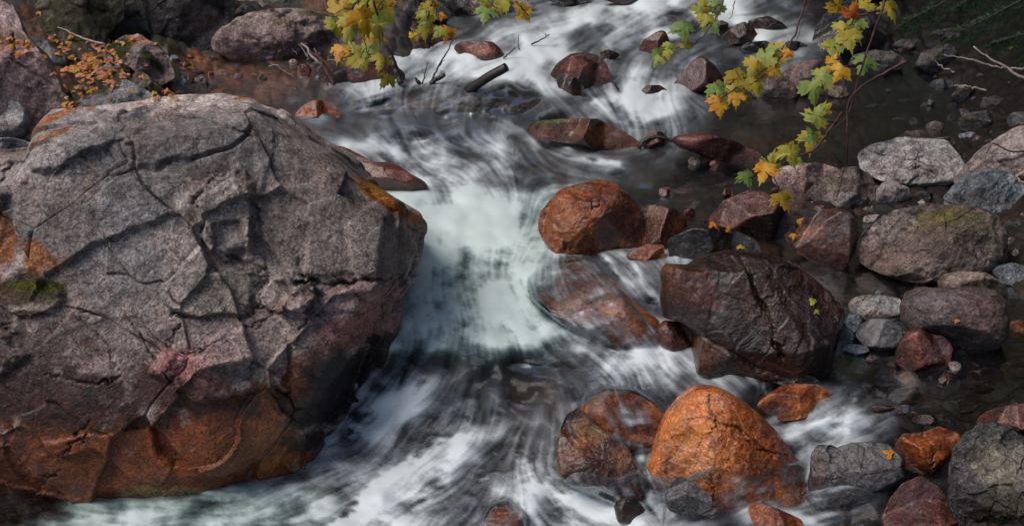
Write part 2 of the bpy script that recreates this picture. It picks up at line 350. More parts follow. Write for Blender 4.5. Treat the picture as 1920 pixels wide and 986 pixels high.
    for (line, wd, dp) in cracks:
        dd = seg_dist(px + wn, py + wn * .8, line); gate = .35 + .65*sstep(-.25, .25, fbm(np.stack([px/45., py/45., px*0+wd], 1) + off, 2)); wd = wd*.6; dp = dp*.8; g = np.exp(-np.abs(dd/wd)**1.5) * (CC > 0) * gate; Wd_c = g * dp; P3[:, 2] -= Wd_c; crk = np.maximum(crk, g)
    P3 = P3 + nw * (disp * sil)[:, None]
    Pw = P3[:, :1]*UX + P3[:, 1:2]*UY - P3[:, 2:3]*UZ
    # faces
    m = len(ph); idx = 1 + np.arange(m*nth).reshape(m, nth); nx_ = np.roll(idx, -1, 1)
    quads = np.stack([idx[:-1].ravel(), idx[1:].ravel(), nx_[1:].ravel(), nx_[:-1].ravel()], 1)
    last = len(px) - 1
    # poles as quads that share a vertex pair
    pf = [(0, int(idx[0, j]), int(idx[0, (j+1) % nth])) for j in range(nth)]; pb = [(last, int(idx[-1, (j+1) % nth]), int(idx[-1, j])) for j in range(nth)]
    # normals by grid for colouring
    G = Pw[1:-1].reshape(m, nth, 3); du = np.roll(G, -1, 1) - np.roll(G, 1, 1); dv = np.gradient(G, axis=0); nn = np.cross(dv, du); nn /= np.linalg.norm(nn, axis=2)[..., None] + 1e-12
    nn = np.concatenate([[-UZ], nn.reshape(-1, 3), [UZ]]); 
    if (nn[1:m*nth//3] @ (-UZ)).mean() < 0: nn[1:-1] *= -1
    # colour of the stone
    a, b, c3, wet, mk = PAL[pal]; a, b, c3 = map(np.array, (a, b, c3))
    k1 = fbm(P3 * fr * .9 + off + 3, 4, .6); k2 = fbm(P3 * fr * 2.1 + off + 9, 5, .65); k3 = fbm(P3 * fr * 1.3 * np.array([1, 2.4, 1]) + off + 21, 5, .6, ridge=True)
    col = mixc(np.broadcast_to(a, P3.shape).copy(), b, sstep(-.12, .35, k1 + .5*k2)); col = mixc(col, c3, .85 * sstep(.05, .45, k2 - .6*k1))
    col = mixc(col, b, .6 * sstep(.42, .75, k3))
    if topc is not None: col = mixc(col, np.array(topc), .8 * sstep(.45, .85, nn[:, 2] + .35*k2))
    wv = np.full(len(px), float(wet)) 
    if wetband:
        zl = float(zw(np.array(c[0]), np.array(yb))); g = 1 - sstep(zl + wetband*.6, zl + wetband*1.2, Pw[:, 2] + C[2] + .06*k1)
        col = mixc(col, np.array((.05, .022, .014)) + 0*a, .75*g); wv = np.maximum(wv, g*.9)
    pn = fbm(np.stack([px/30., py/30., px*0], 1) + off, 5, .62)
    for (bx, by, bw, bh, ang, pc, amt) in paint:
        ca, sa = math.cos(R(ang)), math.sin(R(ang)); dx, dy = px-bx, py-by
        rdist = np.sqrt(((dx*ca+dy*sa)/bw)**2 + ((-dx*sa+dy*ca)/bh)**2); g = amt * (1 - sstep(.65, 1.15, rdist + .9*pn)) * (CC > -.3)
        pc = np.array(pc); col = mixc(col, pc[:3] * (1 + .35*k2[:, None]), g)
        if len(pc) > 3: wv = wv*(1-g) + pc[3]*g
    if moss: col = mixc(col, MOSS, sstep(.55, .8, nn[:, 2] * .6 + .55*k1 + .5*k2 + (moss - .5)) * .9)
    if lic: col = mixc(col, LICH, sstep(.35, .6, k2 + lic - .5) * .8)
    col = mixc(col, np.array((.018, .014, .013)), crk * .55)
    V = Pw - 0
    me_quads = quads
    o = mesh_obj(name, V, me_quads, MATS[mk])
    # add the two caps
    import bmesh
    bm = bmesh.new(); bm.from_mesh(o.data); bm.verts.ensure_lookup_table()
    for f in pf + pb:
        try: ff = bm.faces.new([bm.verts[i] for i in f]); ff.smooth = True
        except ValueError: pass
    bmesh.ops.recalc_face_normals(bm, faces=bm.faces); bm.to_mesh(o.data); bm.free()
    at = o.data.attributes.new('rockcol', 'FLOAT_COLOR', 'POINT'); at.data.foreach_set('color', np.concatenate([np.clip(col, 0, 1), np.ones((len(col), 1))], 1).astype(np.float32).ravel())
    at = o.data.attributes.new('wet', 'FLOAT', 'POINT'); at.data.foreach_set('value', np.clip(wv, 0, 1).astype(np.float32))
    o.location = C
    tag(o, label, cat, group); ROCKS[label] = o
    return o
# ------------------------------------------------------------ stream bed and banks
def bed_material():
    m, nt = nodes('stream_bed'); L = nt.links.new
    out = N(nt, 'ShaderNodeOutputMaterial'); b = N(nt, 'ShaderNodeBsdfPrincipled', Roughness=.55); L(b.outputs[0], out.inputs[0]); b.inputs['Specular IOR Level'].default_value = .3
    tc = N(nt, 'ShaderNodeTexCoord').outputs['Object']; at = N(nt, 'ShaderNodeAttribute', attribute_name='rockcol').outputs['Color']
    n = N(nt, 'ShaderNodeTexNoise', Scale=38, Detail=8, Roughness=.7); L(tc, n.inputs['Vector'])
    c = mixrgb(nt, 'MULTIPLY', 1., at, ramp(nt, n.outputs['Fac'], [(.3, (.4,)*3), (.5, (1.,)*3), (.7, (1.7,)*3)]).outputs[0]); L(c, b.inputs['Base Color'])
    bp = N(nt, 'ShaderNodeBump', Strength=.6, Distance=.012); L(n.outputs['Fac'], bp.inputs['Height']); L(bp.outputs[0], b.inputs['Normal'])
    return m
gx = np.concatenate([np.linspace(-700, -60, 40)[:-1], np.arange(-60, 1981, 3.6), np.linspace(1984, 2620, 40)])
gy = np.concatenate([np.linspace(-260, -30, 30)[:-1], np.arange(-30, 1011, 3.2), np.linspace(1014, 1500, 40)])
GX, GY = np.meshgrid(gx, gy)
P = at_z(GX, GY, zb(GX, GY)).reshape(-1, 3)
q = P[:, :2]; q3 = np.concatenate([q, np.zeros((len(q), 1))], 1)
wob = np.stack([fbm(q3*3, 3), fbm(q3*3+40, 3)], 1) * .06
f1, f2, id1 = worley((q + wob) * 9.0, 3); g1, g2, id2 = worley((q + wob) * 21.0, 9); b1, b2, id3 = worley((q + wob) * 4.2, 21)
big = (id3 > .2)
h = .016 * sstep(0, .35, f2-f1) + .006 * sstep(0, .35, g2-g1) + .03 * np.where(big, sstep(0, .4, b2-b1), 0) + .05 * fbm(q3 * 1.3, 4)
idm = np.where(big & (b2-b1 > .12), id3, np.where(f2-f1 > .15, id1, id2))
CB = np.array([(.05,.035,.028),(.085,.05,.035),(.035,.03,.028),(.11,.055,.035),(.07,.065,.065),(.045,.022,.014),(.14,.06,.03),(.06,.05,.045)])
colb = CB[(np.abs(idm * 977).astype(int)) % 8] * (1 + .5 * fbm(q3*12, 3))[:, None]
colb *= (.35 + .65 * sstep(.03, .2, np.minimum(f2-f1, 1) + .1))[:, None]
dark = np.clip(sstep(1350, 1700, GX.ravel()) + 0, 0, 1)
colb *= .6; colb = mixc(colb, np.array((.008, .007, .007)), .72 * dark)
tr_ = sstep(1560, 1680, GX.ravel())*(1 - sstep(240, 290, GY.ravel())); colb = mixc(colb, np.array((.008, .007, .006)), .85*tr_)  # wet ground and conifer shade painted into the top right bed as near-black
lm = sstep(100, 160, GX.ravel()) * (1 - sstep(300, 360, GX.ravel())) * sstep(60, 90, GY.ravel()) * (1 - sstep(200, 240, GY.ravel()))
colb = mixc(colb, np.array((.05, .045, .012)), .7 * lm * sstep(-.1, .2, fbm(q3 * 6, 4)))
br = sstep(55, 95, GY.ravel()) * sstep(320, 380, GX.ravel()) * (1 - sstep(620, 720, GX.ravel())) * (1 - sstep(190, 230, GY.ravel())); colb = mixc(colb, colb * np.array((3.7, 2.7, 2.1)), .8 * br)
P[:, 2] += h
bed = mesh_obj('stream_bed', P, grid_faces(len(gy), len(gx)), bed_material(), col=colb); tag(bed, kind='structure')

# ------------------------------------------------------------ the water
FOAM = [
"00000000000000000010357899876721000000000","00000000000000001112556574764763014000000","00000000000000056764287042121155100000000",
"00000000000000367889888426650000000000000","00000000000011242110002589731000000000000","00000000000012333222321125510000000000000",
"00000000000000467666533321100000000000000","00000000000000088887654211100000000000000","00000000000000089998876500000000000000000",
"00000000000000079999876430000000000000000","00000000000000088999876554310000000000000","00000000000000078899876653310000000000000",
"00000000000000067889876542100000000000000","00000000000000145789998766510000000000000","00000000000001332321123467631100000000000",
"00000000000013666521111454222100000000000","00000000000015887453112222110000455100000","00000000000025542342211015500025641000000",
"00000000001233345532233112340000130000000","00000200344444665432565323000000432000000","00024674555667987533247765321123320000000","01255665566678876432247765321133210000000"]
FM = np.array([[int(c) for c in (r + '0'*41)[:41]] for r in FOAM], float) / 9 * .92
def grid_lerp(M, px, py, cell=48.):
    x = np.clip(px / cell, 0, M.shape[1] - 1.001); y = np.clip(py / cell, 0, M.shape[0] - 1.001); i = x.astype(int); j = y.astype(int); u = x - i; v = y - j
    u = u*u*(3-2*u)*.5 + u*.5; v = v*v*(3-2*v)*.5 + v*.5
    return (M[j, i]*(1-u) + M[j, i+1]*u)*(1-v) + (M[j+1, i]*(1-u) + M[j+1, i+1]*u)*v
FLOW = np.array([(1500,20,-1,.2),(1400,40,-1,.35),(1300,20,-1,.3),(1200,50,-1,.3),(1100,60,-1,.4),(1020,90,-1,.45),(950,120,-.9,.5),(900,110,-1,.5),(850,120,-.8,.6),(780,130,-.7,.5),(740,150,-.6,.7),
 (1000,30,-1,.1),(1350,110,-.5,.4),(1200,120,-.7,.6),(1180,160,.2,1),(1150,190,.7,.6),(1220,170,.1,1),(1230,210,.1,1),(1260,240,.4,.9),(1100,190,.8,.55),(1060,170,.6,.5),(1300,200,.9,.2),
 (1300,300,-1,.15),(1200,310,-1,.1),(1100,300,-1,-.12),(1020,285,-.8,-.5),(970,240,-.3,-1),(1400,320,-1,.05),(1500,250,-1,.1),(1700,200,-1,.1),(1100,345,-1,.05),(1250,370,-1,.1),
 (650,210,1,.1),(720,200,.5,.6),(600,180,1,.15),(500,160,1,.2),(400,140,1,.15),(750,230,.15,1),(830,215,.1,1),(900,210,.0,1),(960,210,-.1,1),(700,270,.7,.6),(760,290,.8,.5),(850,300,.9,.2),(930,310,.7,.3),
 (830,350,.6,.6),(900,380,.5,.8),(980,380,-.5,.7),(850,440,.1,1),(920,470,-.1,1),(980,450,-.4,.9),(800,500,.1,1),(870,540,.2,.9),(950,540,.7,.6),(780,600,.3,.9),(860,610,.3,.8),(950,600,.9,.5),
 (1040,500,-.9,.4),(1100,490,.8,.1),(1040,560,.8,.6),(1100,560,.7,.8),(1150,560,.6,.8),(1100,640,.8,.6),(1180,650,.5,.9),(1200,700,.3,1),(1170,500,.9,.6),(1220,540,.8,.7),(1030,640,.9,.4),
 (740,660,-.3,1),(700,700,-.7,.8),(660,760,-.6,1),(700,780,-.8,.8),(780,700,-.8,.7),(820,680,-.7,.8),(880,660,-.2,.8),(950,665,.3,.7),(1020,690,.5,.9),(1080,700,.5,.9),
 (860,740,-.5,.9),(930,740,-.2,1),(1000,760,-.1,1),(1060,760,0,1),(780,760,-.8,.65),(850,800,-.75,.7),(920,820,-.6,.8),(1000,830,-.3,1),(1060,840,-.1,1),(790,860,-.8,.65),(720,920,-.8,.7),(860,900,-.7,.75),(940,900,-.6,.75),
 (640,830,-.7,.4),(600,860,-1,.35),(520,900,-1,.2),(400,930,-1,.12),(200,960,-1,0),(0,960,-1,0),(650,970,-1,.5),(560,950,-1,.3),(800,970,-.8,.6),(900,970,-.7,.5),
 (1000,880,.3,1),(1030,920,.8,.7),(1100,950,1,.4),(1180,970,1,.25),(1150,900,.3,.9),(1210,830,0,1),(1200,790,.3,1),(1150,770,.7,.8),(1210,900,.2,1),
 (1640,770,-.8,.5),(1600,800,-.9,.5),(1540,800,-1,.3),(1480,800,-1,.2),(1500,850,-.5,.8),(1480,900,-.8,.4),(1430,900,-.9,.4),(1400,960,-.9,.2),(1540,950,-1,.1),(1300,970,-.8,.2),(1350,700,.7,.5),(1280,690,.9,.3),
 (1800,760,-1,.2),(1700,740,-1,.2),(1900,680,-1,.1),(1650,600,-.6,.6),(1500,460,-1,.2),(1350,450,-.9,.4)])
st = 2.3; wx = np.arange(-60, 1981, st); wy = np.arange(-40, 1031, st); nxw, nyw = len(wx), len(wy)
cxs = np.arange(-60, 2000, 20.); cys = np.arange(-40, 1060, 20.); CX, CY = np.meshgrid(cxs, cys)
w = np.exp(-((CX[..., None]-FLOW[:, 0])**2 + (CY[..., None]-FLOW[:, 1])**2) / (2*42.**2)) + 1e-7 / (1 + ((CX[..., None]-FLOW[:, 0])**2 + (CY[..., None]-FLOW[:, 1])**2)/1e4)
vn = FLOW[:, 2:] / np.linalg.norm(FLOW[:, 2:], axis=1)[:, None]
VX = (w*vn[:, 0]).sum(2)/w.sum(2); VY = (w*vn[:, 1]).sum(2)/w.sum(2)
def samp(M, x, y):
    x = np.clip(x, 0, M.shape[1]-1.001); y = np.clip(y, 0, M.shape[0]-1.001); i = x.astype(int); j = y.astype(int); u = x-i; v = y-j
    return (M[j, i]*(1-u)+M[j, i+1]*u)*(1-v) + (M[j+1, i]*(1-u)+M[j+1, i+1]*u)*v
WX, WY = np.meshgrid(wx, wy); vx = samp(VX, (WX+60)/20, (WY+40)/20); vy = samp(VY, (WX+60)/20, (WY+40)/20)
# the flow meanders a little
z0 = np.zeros(WX.size); pp = np.stack([WX.ravel()/70, WY.ravel()/45, z0], 1); da = (fbm(pp, 3)*.6).reshape(WX.shape); vx, vy = vx*np.cos(da)-vy*np.sin(da), vx*np.sin(da)+vy*np.cos(da)
nv = np.hypot(vx, vy)+1e-6; vx /= nv; vy /= nv
def blur(M, k):
    ker = np.hanning(2*k+3)[1:-1]; ker /= ker.sum(); M = np.apply_along_axis(lambda a: np.convolve(np.pad(a, k, 'edge'), ker, 'valid'), 0, M)
    return np.apply_along_axis(lambda a: np.convolve(np.pad(a, k, 'edge'), ker, 'valid'), 1, M)
def lic(T, n, s):
    acc = T.copy(); tot = 1.
    for sg in (1, -1):
        x = np.broadcast_to(np.arange(nxw, dtype=float), T.shape).copy(); y = np.broadcast_to(np.arange(nyw, dtype=float)[:, None], T.shape).copy()
        for k in range(n):
            i = np.clip(np.rint(x), 0, nxw-1).astype(int); j = np.clip(np.rint(y), 0, nyw-1).astype(int)
            x += sg*vx[j, i]*s; y += sg*vy[j, i]*s
            wgt = .5 + .5*math.cos(math.pi*(k+1)/(n+1)); acc += wgt*T[np.clip(np.rint(y), 0, nyw-1).astype(int), np.clip(np.rint(x), 0, nxw-1).astype(int)]; tot += wgt
    acc /= tot; acc -= acc.mean(); return acc / acc.std()
wn0 = RNG.normal(size=WX.shape)
L1 = lic(blur(wn0, 1), 16, 1.0); L2 = lic(blur(RNG.normal(size=WX.shape), 4), 26, 1.6); L3 = lic(blur(RNG.normal(size=WX.shape), 10), 22, 2.4)
BN = fbm(np.stack([WX.ravel()/55, WY.ravel()/34, z0], 1), 5, .55).reshape(WX.shape)
# warp the foam map so that its edges are ragged along the flow
wpx = WX + vx*L2*3.5 + BN*36; wpy = WY + vy*L2*3.5 + np.roll(BN, 60, 1)*28
f0 = grid_lerp(FM, wpx, wpy); f0 = .3*f0 + .7*blur(f0, 5)
def stroke(line, wd, amt):
    global f0
    lx = WX + L3*1.2 + BN*22; ly = WY + L2*1. + BN*16; f0 = f0 + amt*np.exp(-(seg_dist(lx, ly, line)/wd)**2)
stroke([(960,236),(985,252),(1000,268),(1040,284),(1100,300),(1170,316)], 5, .45); stroke([(930,232),(960,250),(990,262)], 4, .25)
stroke([(1130,465),(1165,470),(1200,500),(1215,540),(1235,560)], 7, .3); stroke([(1135,480),(1150,510),(1190,540)], 5, .3)
stroke([(1215,640),(1190,690),(1210,720)], 16, .25); stroke([(1085,710),(1075,735),(1078,760)], 6, .35)
stroke([(900,815),(830,830),(780,870),(720,910),(650,960),(620,1000)], 16, .4); stroke([(880,850),(800,930),(740,1000)], 14, .22)
stroke([(990,870),(1000,905),(1050,930),(1110,955),(1200,985)], 14, .45); stroke([(860,760),(880,800),(860,850)], 12, .2)
stroke([(840,700),(790,735),(740,765),(700,800),(660,815)], 22, .3); stroke([(640,770),(660,800),(700,815),(720,805)], 12, .3)
stroke([(1380,690),(1420,715),(1435,735)], 5, .4); stroke([(1480,800),(1540,798),(1600,812)], 14, .3); stroke([(1590,740),(1600,775),(1640,800)], 12, .2)
stroke([(1390,905),(1430,925),(1480,895)], 13, .35); stroke([(1400,955),(1440,940),(1500,965),(1540,985)], 10, .35); stroke([(1500,850),(1515,900)], 8, .2)
stroke([(1215,780),(1205,850),(1215,890)], 12, .3); stroke([(700,195),(740,190),(800,180),(860,168)], 5, .3); stroke([(0,975),(100,985),(200,975)], 8, .2)
stroke([(1110,190),(1135,215),(1180,240)], 8, .35); stroke([(700,265),(740,285),(800,300),(880,300),(960,320)], 12, .2); stroke([(1240,70),(1180,90),(1090,100),(1020,110)], 8, .2)
yc = np.interp(wx, [640,700,740,800,860,900,960,1010,1060,1110,1180,1240], [676,668,660,652,645,642,650,662,672,676,668,690])[None]
ed = WY - yc - 3*L2; f0 = f0*(1 - .65*sstep(-4, 12, ed)*(1 - sstep(20, 90, ed))*sstep(650, 740, WX)*(1 - sstep(1050, 1150, WX)))
f0 = f0*(1 + .5*BN)
f0 = np.clip(f0, 0, 1.3); env = np.clip(4*f0*(1.02-f0), 0, 1) ** .8
foam = f0*(1 + .03*L3 + .03*L2) + env*(.034*L2 + .045*L1 + .022*L3 + .30*BN) + .0
foam = np.clip(foam, 0, 1)**1.35 ; foam = foam*foam*(3-2*foam)*.55 + foam*.45
silk = np.clip(.36 + .06*L1 + .05*L2 + .02*L3 + .34*BN, 0, 1) * sstep(0.03, .2, blur(f0, 18)) * .62
quiet = np.clip(.04 + .03*L2 + .03*L3, 0, 1) * .3
foam = np.clip(np.maximum(foam, 0) + (1-foam)*silk + (1-foam)*quiet*(1 - sstep(1250, 1400, WX)), 0, 1)
lipm = sstep(560, 640, WX)*(1 - sstep(1040, 1110, WX))*sstep(165, 190, WY)*(1 - sstep(240, 275, WY)); foam *= 1 - .5*lipm
humpm = sstep(780, 840, WX)*(1 - sstep(1040, 1120, WX))*sstep(650, 668, WY)*(1 - sstep(740, 820, WY)); foam *= 1 - .4*humpm
teal = np.clip(sstep(640, 760, WX)*(1-sstep(1000, 1100, WX))*sstep(300, 420, WY)*(1-sstep(650, 700, WY)) + (1-sstep(500, 700, WX))*sstep(880, 930, WY), 0, 1)
foam *= 1 - .6 * sstep(1700, 1760, WX) * (1 - sstep(200, 260, WY))
# heights
calm = 1 - sstep(0, .15, blur(f0, 25))
zwv = zw(WX, WY); dist = depth_at_z(WX, WY, zwv) / F
amp = (1 - .8*calm)
dz = amp * (.0010*blur(L3, 4) + .036*blur(BN, 6)) * np.clip(dist/ (5/F), .7, 2) + .0002*blur(L3, 4)
xs = np.concatenate([np.linspace(-700, -62, 90)[:-1], wx, np.linspace(1983, 2620, 90)]); ys = np.concatenate([np.linspace(-260, -43, 50)[:-1], wy, np.linspace(1034, 1500, 90)])
def refl(a, n): a = np.abs(a) % (2*(n-1)); return np.where(a > n-1, 2*(n-1)-a, a)
ix = refl((xs+60)/st, nxw); iy = refl((ys+40)/st, nyw); IX, IY = np.meshgrid(np.rint(ix).astype(int), np.rint(iy).astype(int))
XS, YS = np.meshgrid(xs, ys); ZS = zw(XS, YS) + dz[IY, IX]
Pw_ = at_z(XS, YS, ZS).reshape(-1, 3)
def water_material():
    m, nt = nodes('water'); L = nt.links.new
    out = N(nt, 'ShaderNodeOutputMaterial'); tc = N(nt, 'ShaderNodeTexCoord').outputs['Object']
    fo = N(nt, 'ShaderNodeAttribute', attribute_name='foam').outputs['Fac']; te = N(nt, 'ShaderNodeAttribute', attribute_name='teal').outputs['Fac']
    n = N(nt, 'ShaderNodeTexNoise', Scale=9, Detail=5, Roughness=.55, Distortion=.8)
    mp = N(nt, 'ShaderNodeMapping'); mp.inputs['Scale'].default_value = (1, 2.2, 1); L(tc, mp.inputs[0]); L(mp.outputs[0], n.inputs['Vector'])
    bp = N(nt, 'ShaderNodeBump', Strength=.14, Distance=.03); L(n.outputs['Fac'], bp.inputs['Height'])
    tr = N(nt, 'ShaderNodeBsdfTransparent'); L(mixrgb(nt, 'MIX', N(nt, 'ShaderNodeAttribute', attribute_name='thin').outputs['Fac'], (.55, .60, .60), (.93, .93, .92)), tr.inputs[0])
    gl = N(nt, 'ShaderNodeBsdfGlossy', Roughness=.22); L(math_(nt, 'ADD', .10, math_(nt, 'MULTIPLY', N(nt, 'ShaderNodeAttribute', attribute_name='rapid').outputs['Fac'], .16)), gl.inputs['Roughness']); gl.inputs[0].default_value = (.9, .95, 1, 1); L(bp.outputs[0], gl.inputs['Normal'])
    fr = N(nt, 'ShaderNodeFresnel', IOR=1.33); L(bp.outputs[0], fr.inputs['Normal'])
    thin = N(nt, 'ShaderNodeMixShader'); L(math_(nt, 'MULTIPLY', fr.outputs[0], .38), thin.inputs[0]); L(tr.outputs[0], thin.inputs[1]); L(gl.outputs[0], thin.inputs[2])
    n2 = N(nt, 'ShaderNodeTexNoise', Scale=30, Detail=4, Roughness=.6); L(tc, n2.inputs['Vector'])
    deep = mixrgb(nt, 'MIX', te, (.15, .165, .19), (.14, .24, .24)); hi = mixrgb(nt, 'MIX', te, (.60, .665, .69), (.55, .66, .65))
    c = mixrgb(nt, 'MIX', ramp(nt, fo, [(.15, (0,)*3), (.95, (1,)*3)]).outputs[0], deep, hi)
    fb = N(nt, 'ShaderNodeBsdfPrincipled', Roughness=.6); L(c, fb.inputs['Base Color']); fb.inputs['Specular IOR Level'].default_value = .15; L(bp.outputs[0], fb.inputs['Normal'])
    fac = ramp(nt, fo, [(0., (0,)*3), (.5, (.62,)*3), (.85, (1,)*3)]).outputs[0]
    mx = N(nt, 'ShaderNodeMixShader'); L(fac, mx.inputs[0]); L(thin.outputs[0], mx.inputs[1]); L(fb.outputs[0], mx.inputs[2]); L(mx.outputs[0], out.inputs[0])
    return m
tf = np.clip(teal + 0, 0, 1)
water = mesh_obj('water', Pw_, grid_faces(len(ys), len(xs)), water_material(), attrs=dict(foam=foam[IY, IX].ravel(), teal=tf[IY, IX].ravel(), rapid=(1-calm)[IY, IX].ravel())); tag(water, kind='structure')

# ------------------------------------------------------------ ground round the stream, its steep outer slopes added to block the sky
r_ = np.concatenate([np.linspace(.5, 14, 60), np.geomspace(15, 300, 30)]); t_ = np.linspace(0, 2*np.pi, 160, endpoint=True)
RR, TT = np.meshgrid(r_, t_, indexing='ij'); TX = RR*np.sin(TT); TY = RR*np.cos(TT) + 6
q3 = np.stack([TX.ravel(), TY.ravel(), 0*TX.ravel()], 1); nz_ = fbm(q3*.5, 5).reshape(TX.shape)
side = np.abs(TX - .25*np.maximum(TY-8, 0)) ; up = np.maximum(TY - 10.5, 0)
TZ = -.9 + 1.15*np.minimum(np.maximum(side - 4.2, 0), 14) * (1 + .3*nz_) * np.where(TX > 0, 1.15, .35) + .12*np.maximum(TY, 0)*.5 + 1.1*np.minimum(up, 25) + .5*nz_
TZ -= .06*np.maximum(-TY, 0)
hill = mesh_obj('sky_block_ground', np.stack([TX, TY, TZ], 2).reshape(-1, 3), grid_faces(len(r_), len(t_)), simple_mat('forest_floor', (.006, .007, .005), (.025, .022, .014), 3, .9, .8, c3=(.018, .026, .010)))
tag(hill, kind='structure')
# ------------------------------------------------------------ the great boulder on the left
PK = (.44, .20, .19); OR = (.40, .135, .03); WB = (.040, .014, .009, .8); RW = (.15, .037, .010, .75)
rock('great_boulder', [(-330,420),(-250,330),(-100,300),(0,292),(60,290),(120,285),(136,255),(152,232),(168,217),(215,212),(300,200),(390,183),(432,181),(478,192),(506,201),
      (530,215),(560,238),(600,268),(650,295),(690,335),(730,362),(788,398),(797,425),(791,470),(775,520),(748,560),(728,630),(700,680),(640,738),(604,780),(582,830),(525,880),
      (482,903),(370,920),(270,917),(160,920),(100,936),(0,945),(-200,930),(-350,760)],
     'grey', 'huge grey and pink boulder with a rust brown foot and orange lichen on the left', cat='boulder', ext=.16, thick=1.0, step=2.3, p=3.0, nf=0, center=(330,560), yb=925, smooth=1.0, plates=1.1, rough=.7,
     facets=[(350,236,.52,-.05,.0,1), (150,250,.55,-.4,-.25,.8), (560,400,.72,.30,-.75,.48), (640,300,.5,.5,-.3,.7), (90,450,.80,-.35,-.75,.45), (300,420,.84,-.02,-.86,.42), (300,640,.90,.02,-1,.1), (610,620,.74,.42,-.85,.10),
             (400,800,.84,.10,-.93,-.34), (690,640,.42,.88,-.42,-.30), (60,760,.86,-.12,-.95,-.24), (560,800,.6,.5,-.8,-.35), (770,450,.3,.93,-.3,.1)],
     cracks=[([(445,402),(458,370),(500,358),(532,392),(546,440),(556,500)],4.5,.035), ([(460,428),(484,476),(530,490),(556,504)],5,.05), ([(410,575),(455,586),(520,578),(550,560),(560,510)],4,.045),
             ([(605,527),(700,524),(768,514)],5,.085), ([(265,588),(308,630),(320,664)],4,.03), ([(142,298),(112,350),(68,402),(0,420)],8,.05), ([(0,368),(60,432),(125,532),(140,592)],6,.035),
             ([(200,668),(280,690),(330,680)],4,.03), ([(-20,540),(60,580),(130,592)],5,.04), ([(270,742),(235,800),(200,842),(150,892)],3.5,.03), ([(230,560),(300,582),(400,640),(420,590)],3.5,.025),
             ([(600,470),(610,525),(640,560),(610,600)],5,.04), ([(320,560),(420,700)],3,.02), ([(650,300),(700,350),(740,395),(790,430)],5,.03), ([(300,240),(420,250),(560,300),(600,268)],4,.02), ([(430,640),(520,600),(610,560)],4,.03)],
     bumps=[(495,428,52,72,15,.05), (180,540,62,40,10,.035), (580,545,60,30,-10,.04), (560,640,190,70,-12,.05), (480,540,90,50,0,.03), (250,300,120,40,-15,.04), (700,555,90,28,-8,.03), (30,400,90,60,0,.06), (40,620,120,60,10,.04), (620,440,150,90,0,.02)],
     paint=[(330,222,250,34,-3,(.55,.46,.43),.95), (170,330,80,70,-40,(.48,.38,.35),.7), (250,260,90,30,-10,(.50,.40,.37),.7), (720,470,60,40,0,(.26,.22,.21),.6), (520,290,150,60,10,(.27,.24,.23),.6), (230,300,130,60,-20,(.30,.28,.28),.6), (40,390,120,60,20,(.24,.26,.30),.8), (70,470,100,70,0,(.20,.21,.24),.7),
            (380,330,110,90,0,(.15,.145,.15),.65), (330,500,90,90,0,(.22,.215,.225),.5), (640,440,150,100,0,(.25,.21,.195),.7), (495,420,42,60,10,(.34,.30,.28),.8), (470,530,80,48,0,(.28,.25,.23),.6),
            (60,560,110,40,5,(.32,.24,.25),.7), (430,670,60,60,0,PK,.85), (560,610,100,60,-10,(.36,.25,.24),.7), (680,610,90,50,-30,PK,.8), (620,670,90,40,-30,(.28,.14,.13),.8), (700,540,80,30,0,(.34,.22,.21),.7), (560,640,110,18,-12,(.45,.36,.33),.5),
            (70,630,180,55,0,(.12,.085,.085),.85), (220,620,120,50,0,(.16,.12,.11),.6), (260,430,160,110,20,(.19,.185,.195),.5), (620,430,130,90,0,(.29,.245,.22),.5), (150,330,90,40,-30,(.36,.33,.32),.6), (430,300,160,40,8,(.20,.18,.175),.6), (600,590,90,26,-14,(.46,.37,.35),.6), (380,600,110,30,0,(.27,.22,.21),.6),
            (-40,860,300,170,0,(.10,.026,.009,.75),1), (200,840,290,165,0,RW,1), (430,825,260,135,-8,(.25,.060,.011,.7),1), (560,750,120,60,-35,(.20,.055,.016,.7),.95), (560,800,70,50,-30,(.34,.10,.018,.7),.8), (100,712,420,52,-2,WB,.9), (400,712,140,26,8,(.06,.018,.010,.7),.8), (690,680,75,60,-40,(.022,.010,.009,.7),.95), (640,745,90,40,-45,(.018,.009,.008,.7),.95), (300,745,160,22,5,(.07,.02,.009,.7),.6),  # near-black blobs paint the right underside's shadow; the others are wet rust and brown
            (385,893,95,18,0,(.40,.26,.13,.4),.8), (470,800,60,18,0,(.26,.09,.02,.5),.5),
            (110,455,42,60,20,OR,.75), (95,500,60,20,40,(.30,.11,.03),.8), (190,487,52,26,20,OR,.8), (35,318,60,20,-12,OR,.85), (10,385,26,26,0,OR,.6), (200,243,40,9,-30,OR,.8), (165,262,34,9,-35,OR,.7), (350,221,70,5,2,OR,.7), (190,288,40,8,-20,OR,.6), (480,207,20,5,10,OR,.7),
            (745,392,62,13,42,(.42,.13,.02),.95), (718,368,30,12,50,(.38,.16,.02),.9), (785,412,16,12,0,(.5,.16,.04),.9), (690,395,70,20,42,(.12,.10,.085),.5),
            (180,540,55,34,0,(.055,.040,.018),.85), (190,530,45,9,0,(.10,.10,.012),.9), (180,575,45,10,0,(.07,.05,.02),.8), (278,704,12,8,0,(.03,.045,.01),.9), (125,560,20,50,-20,(.07,.045,.03),.6)])

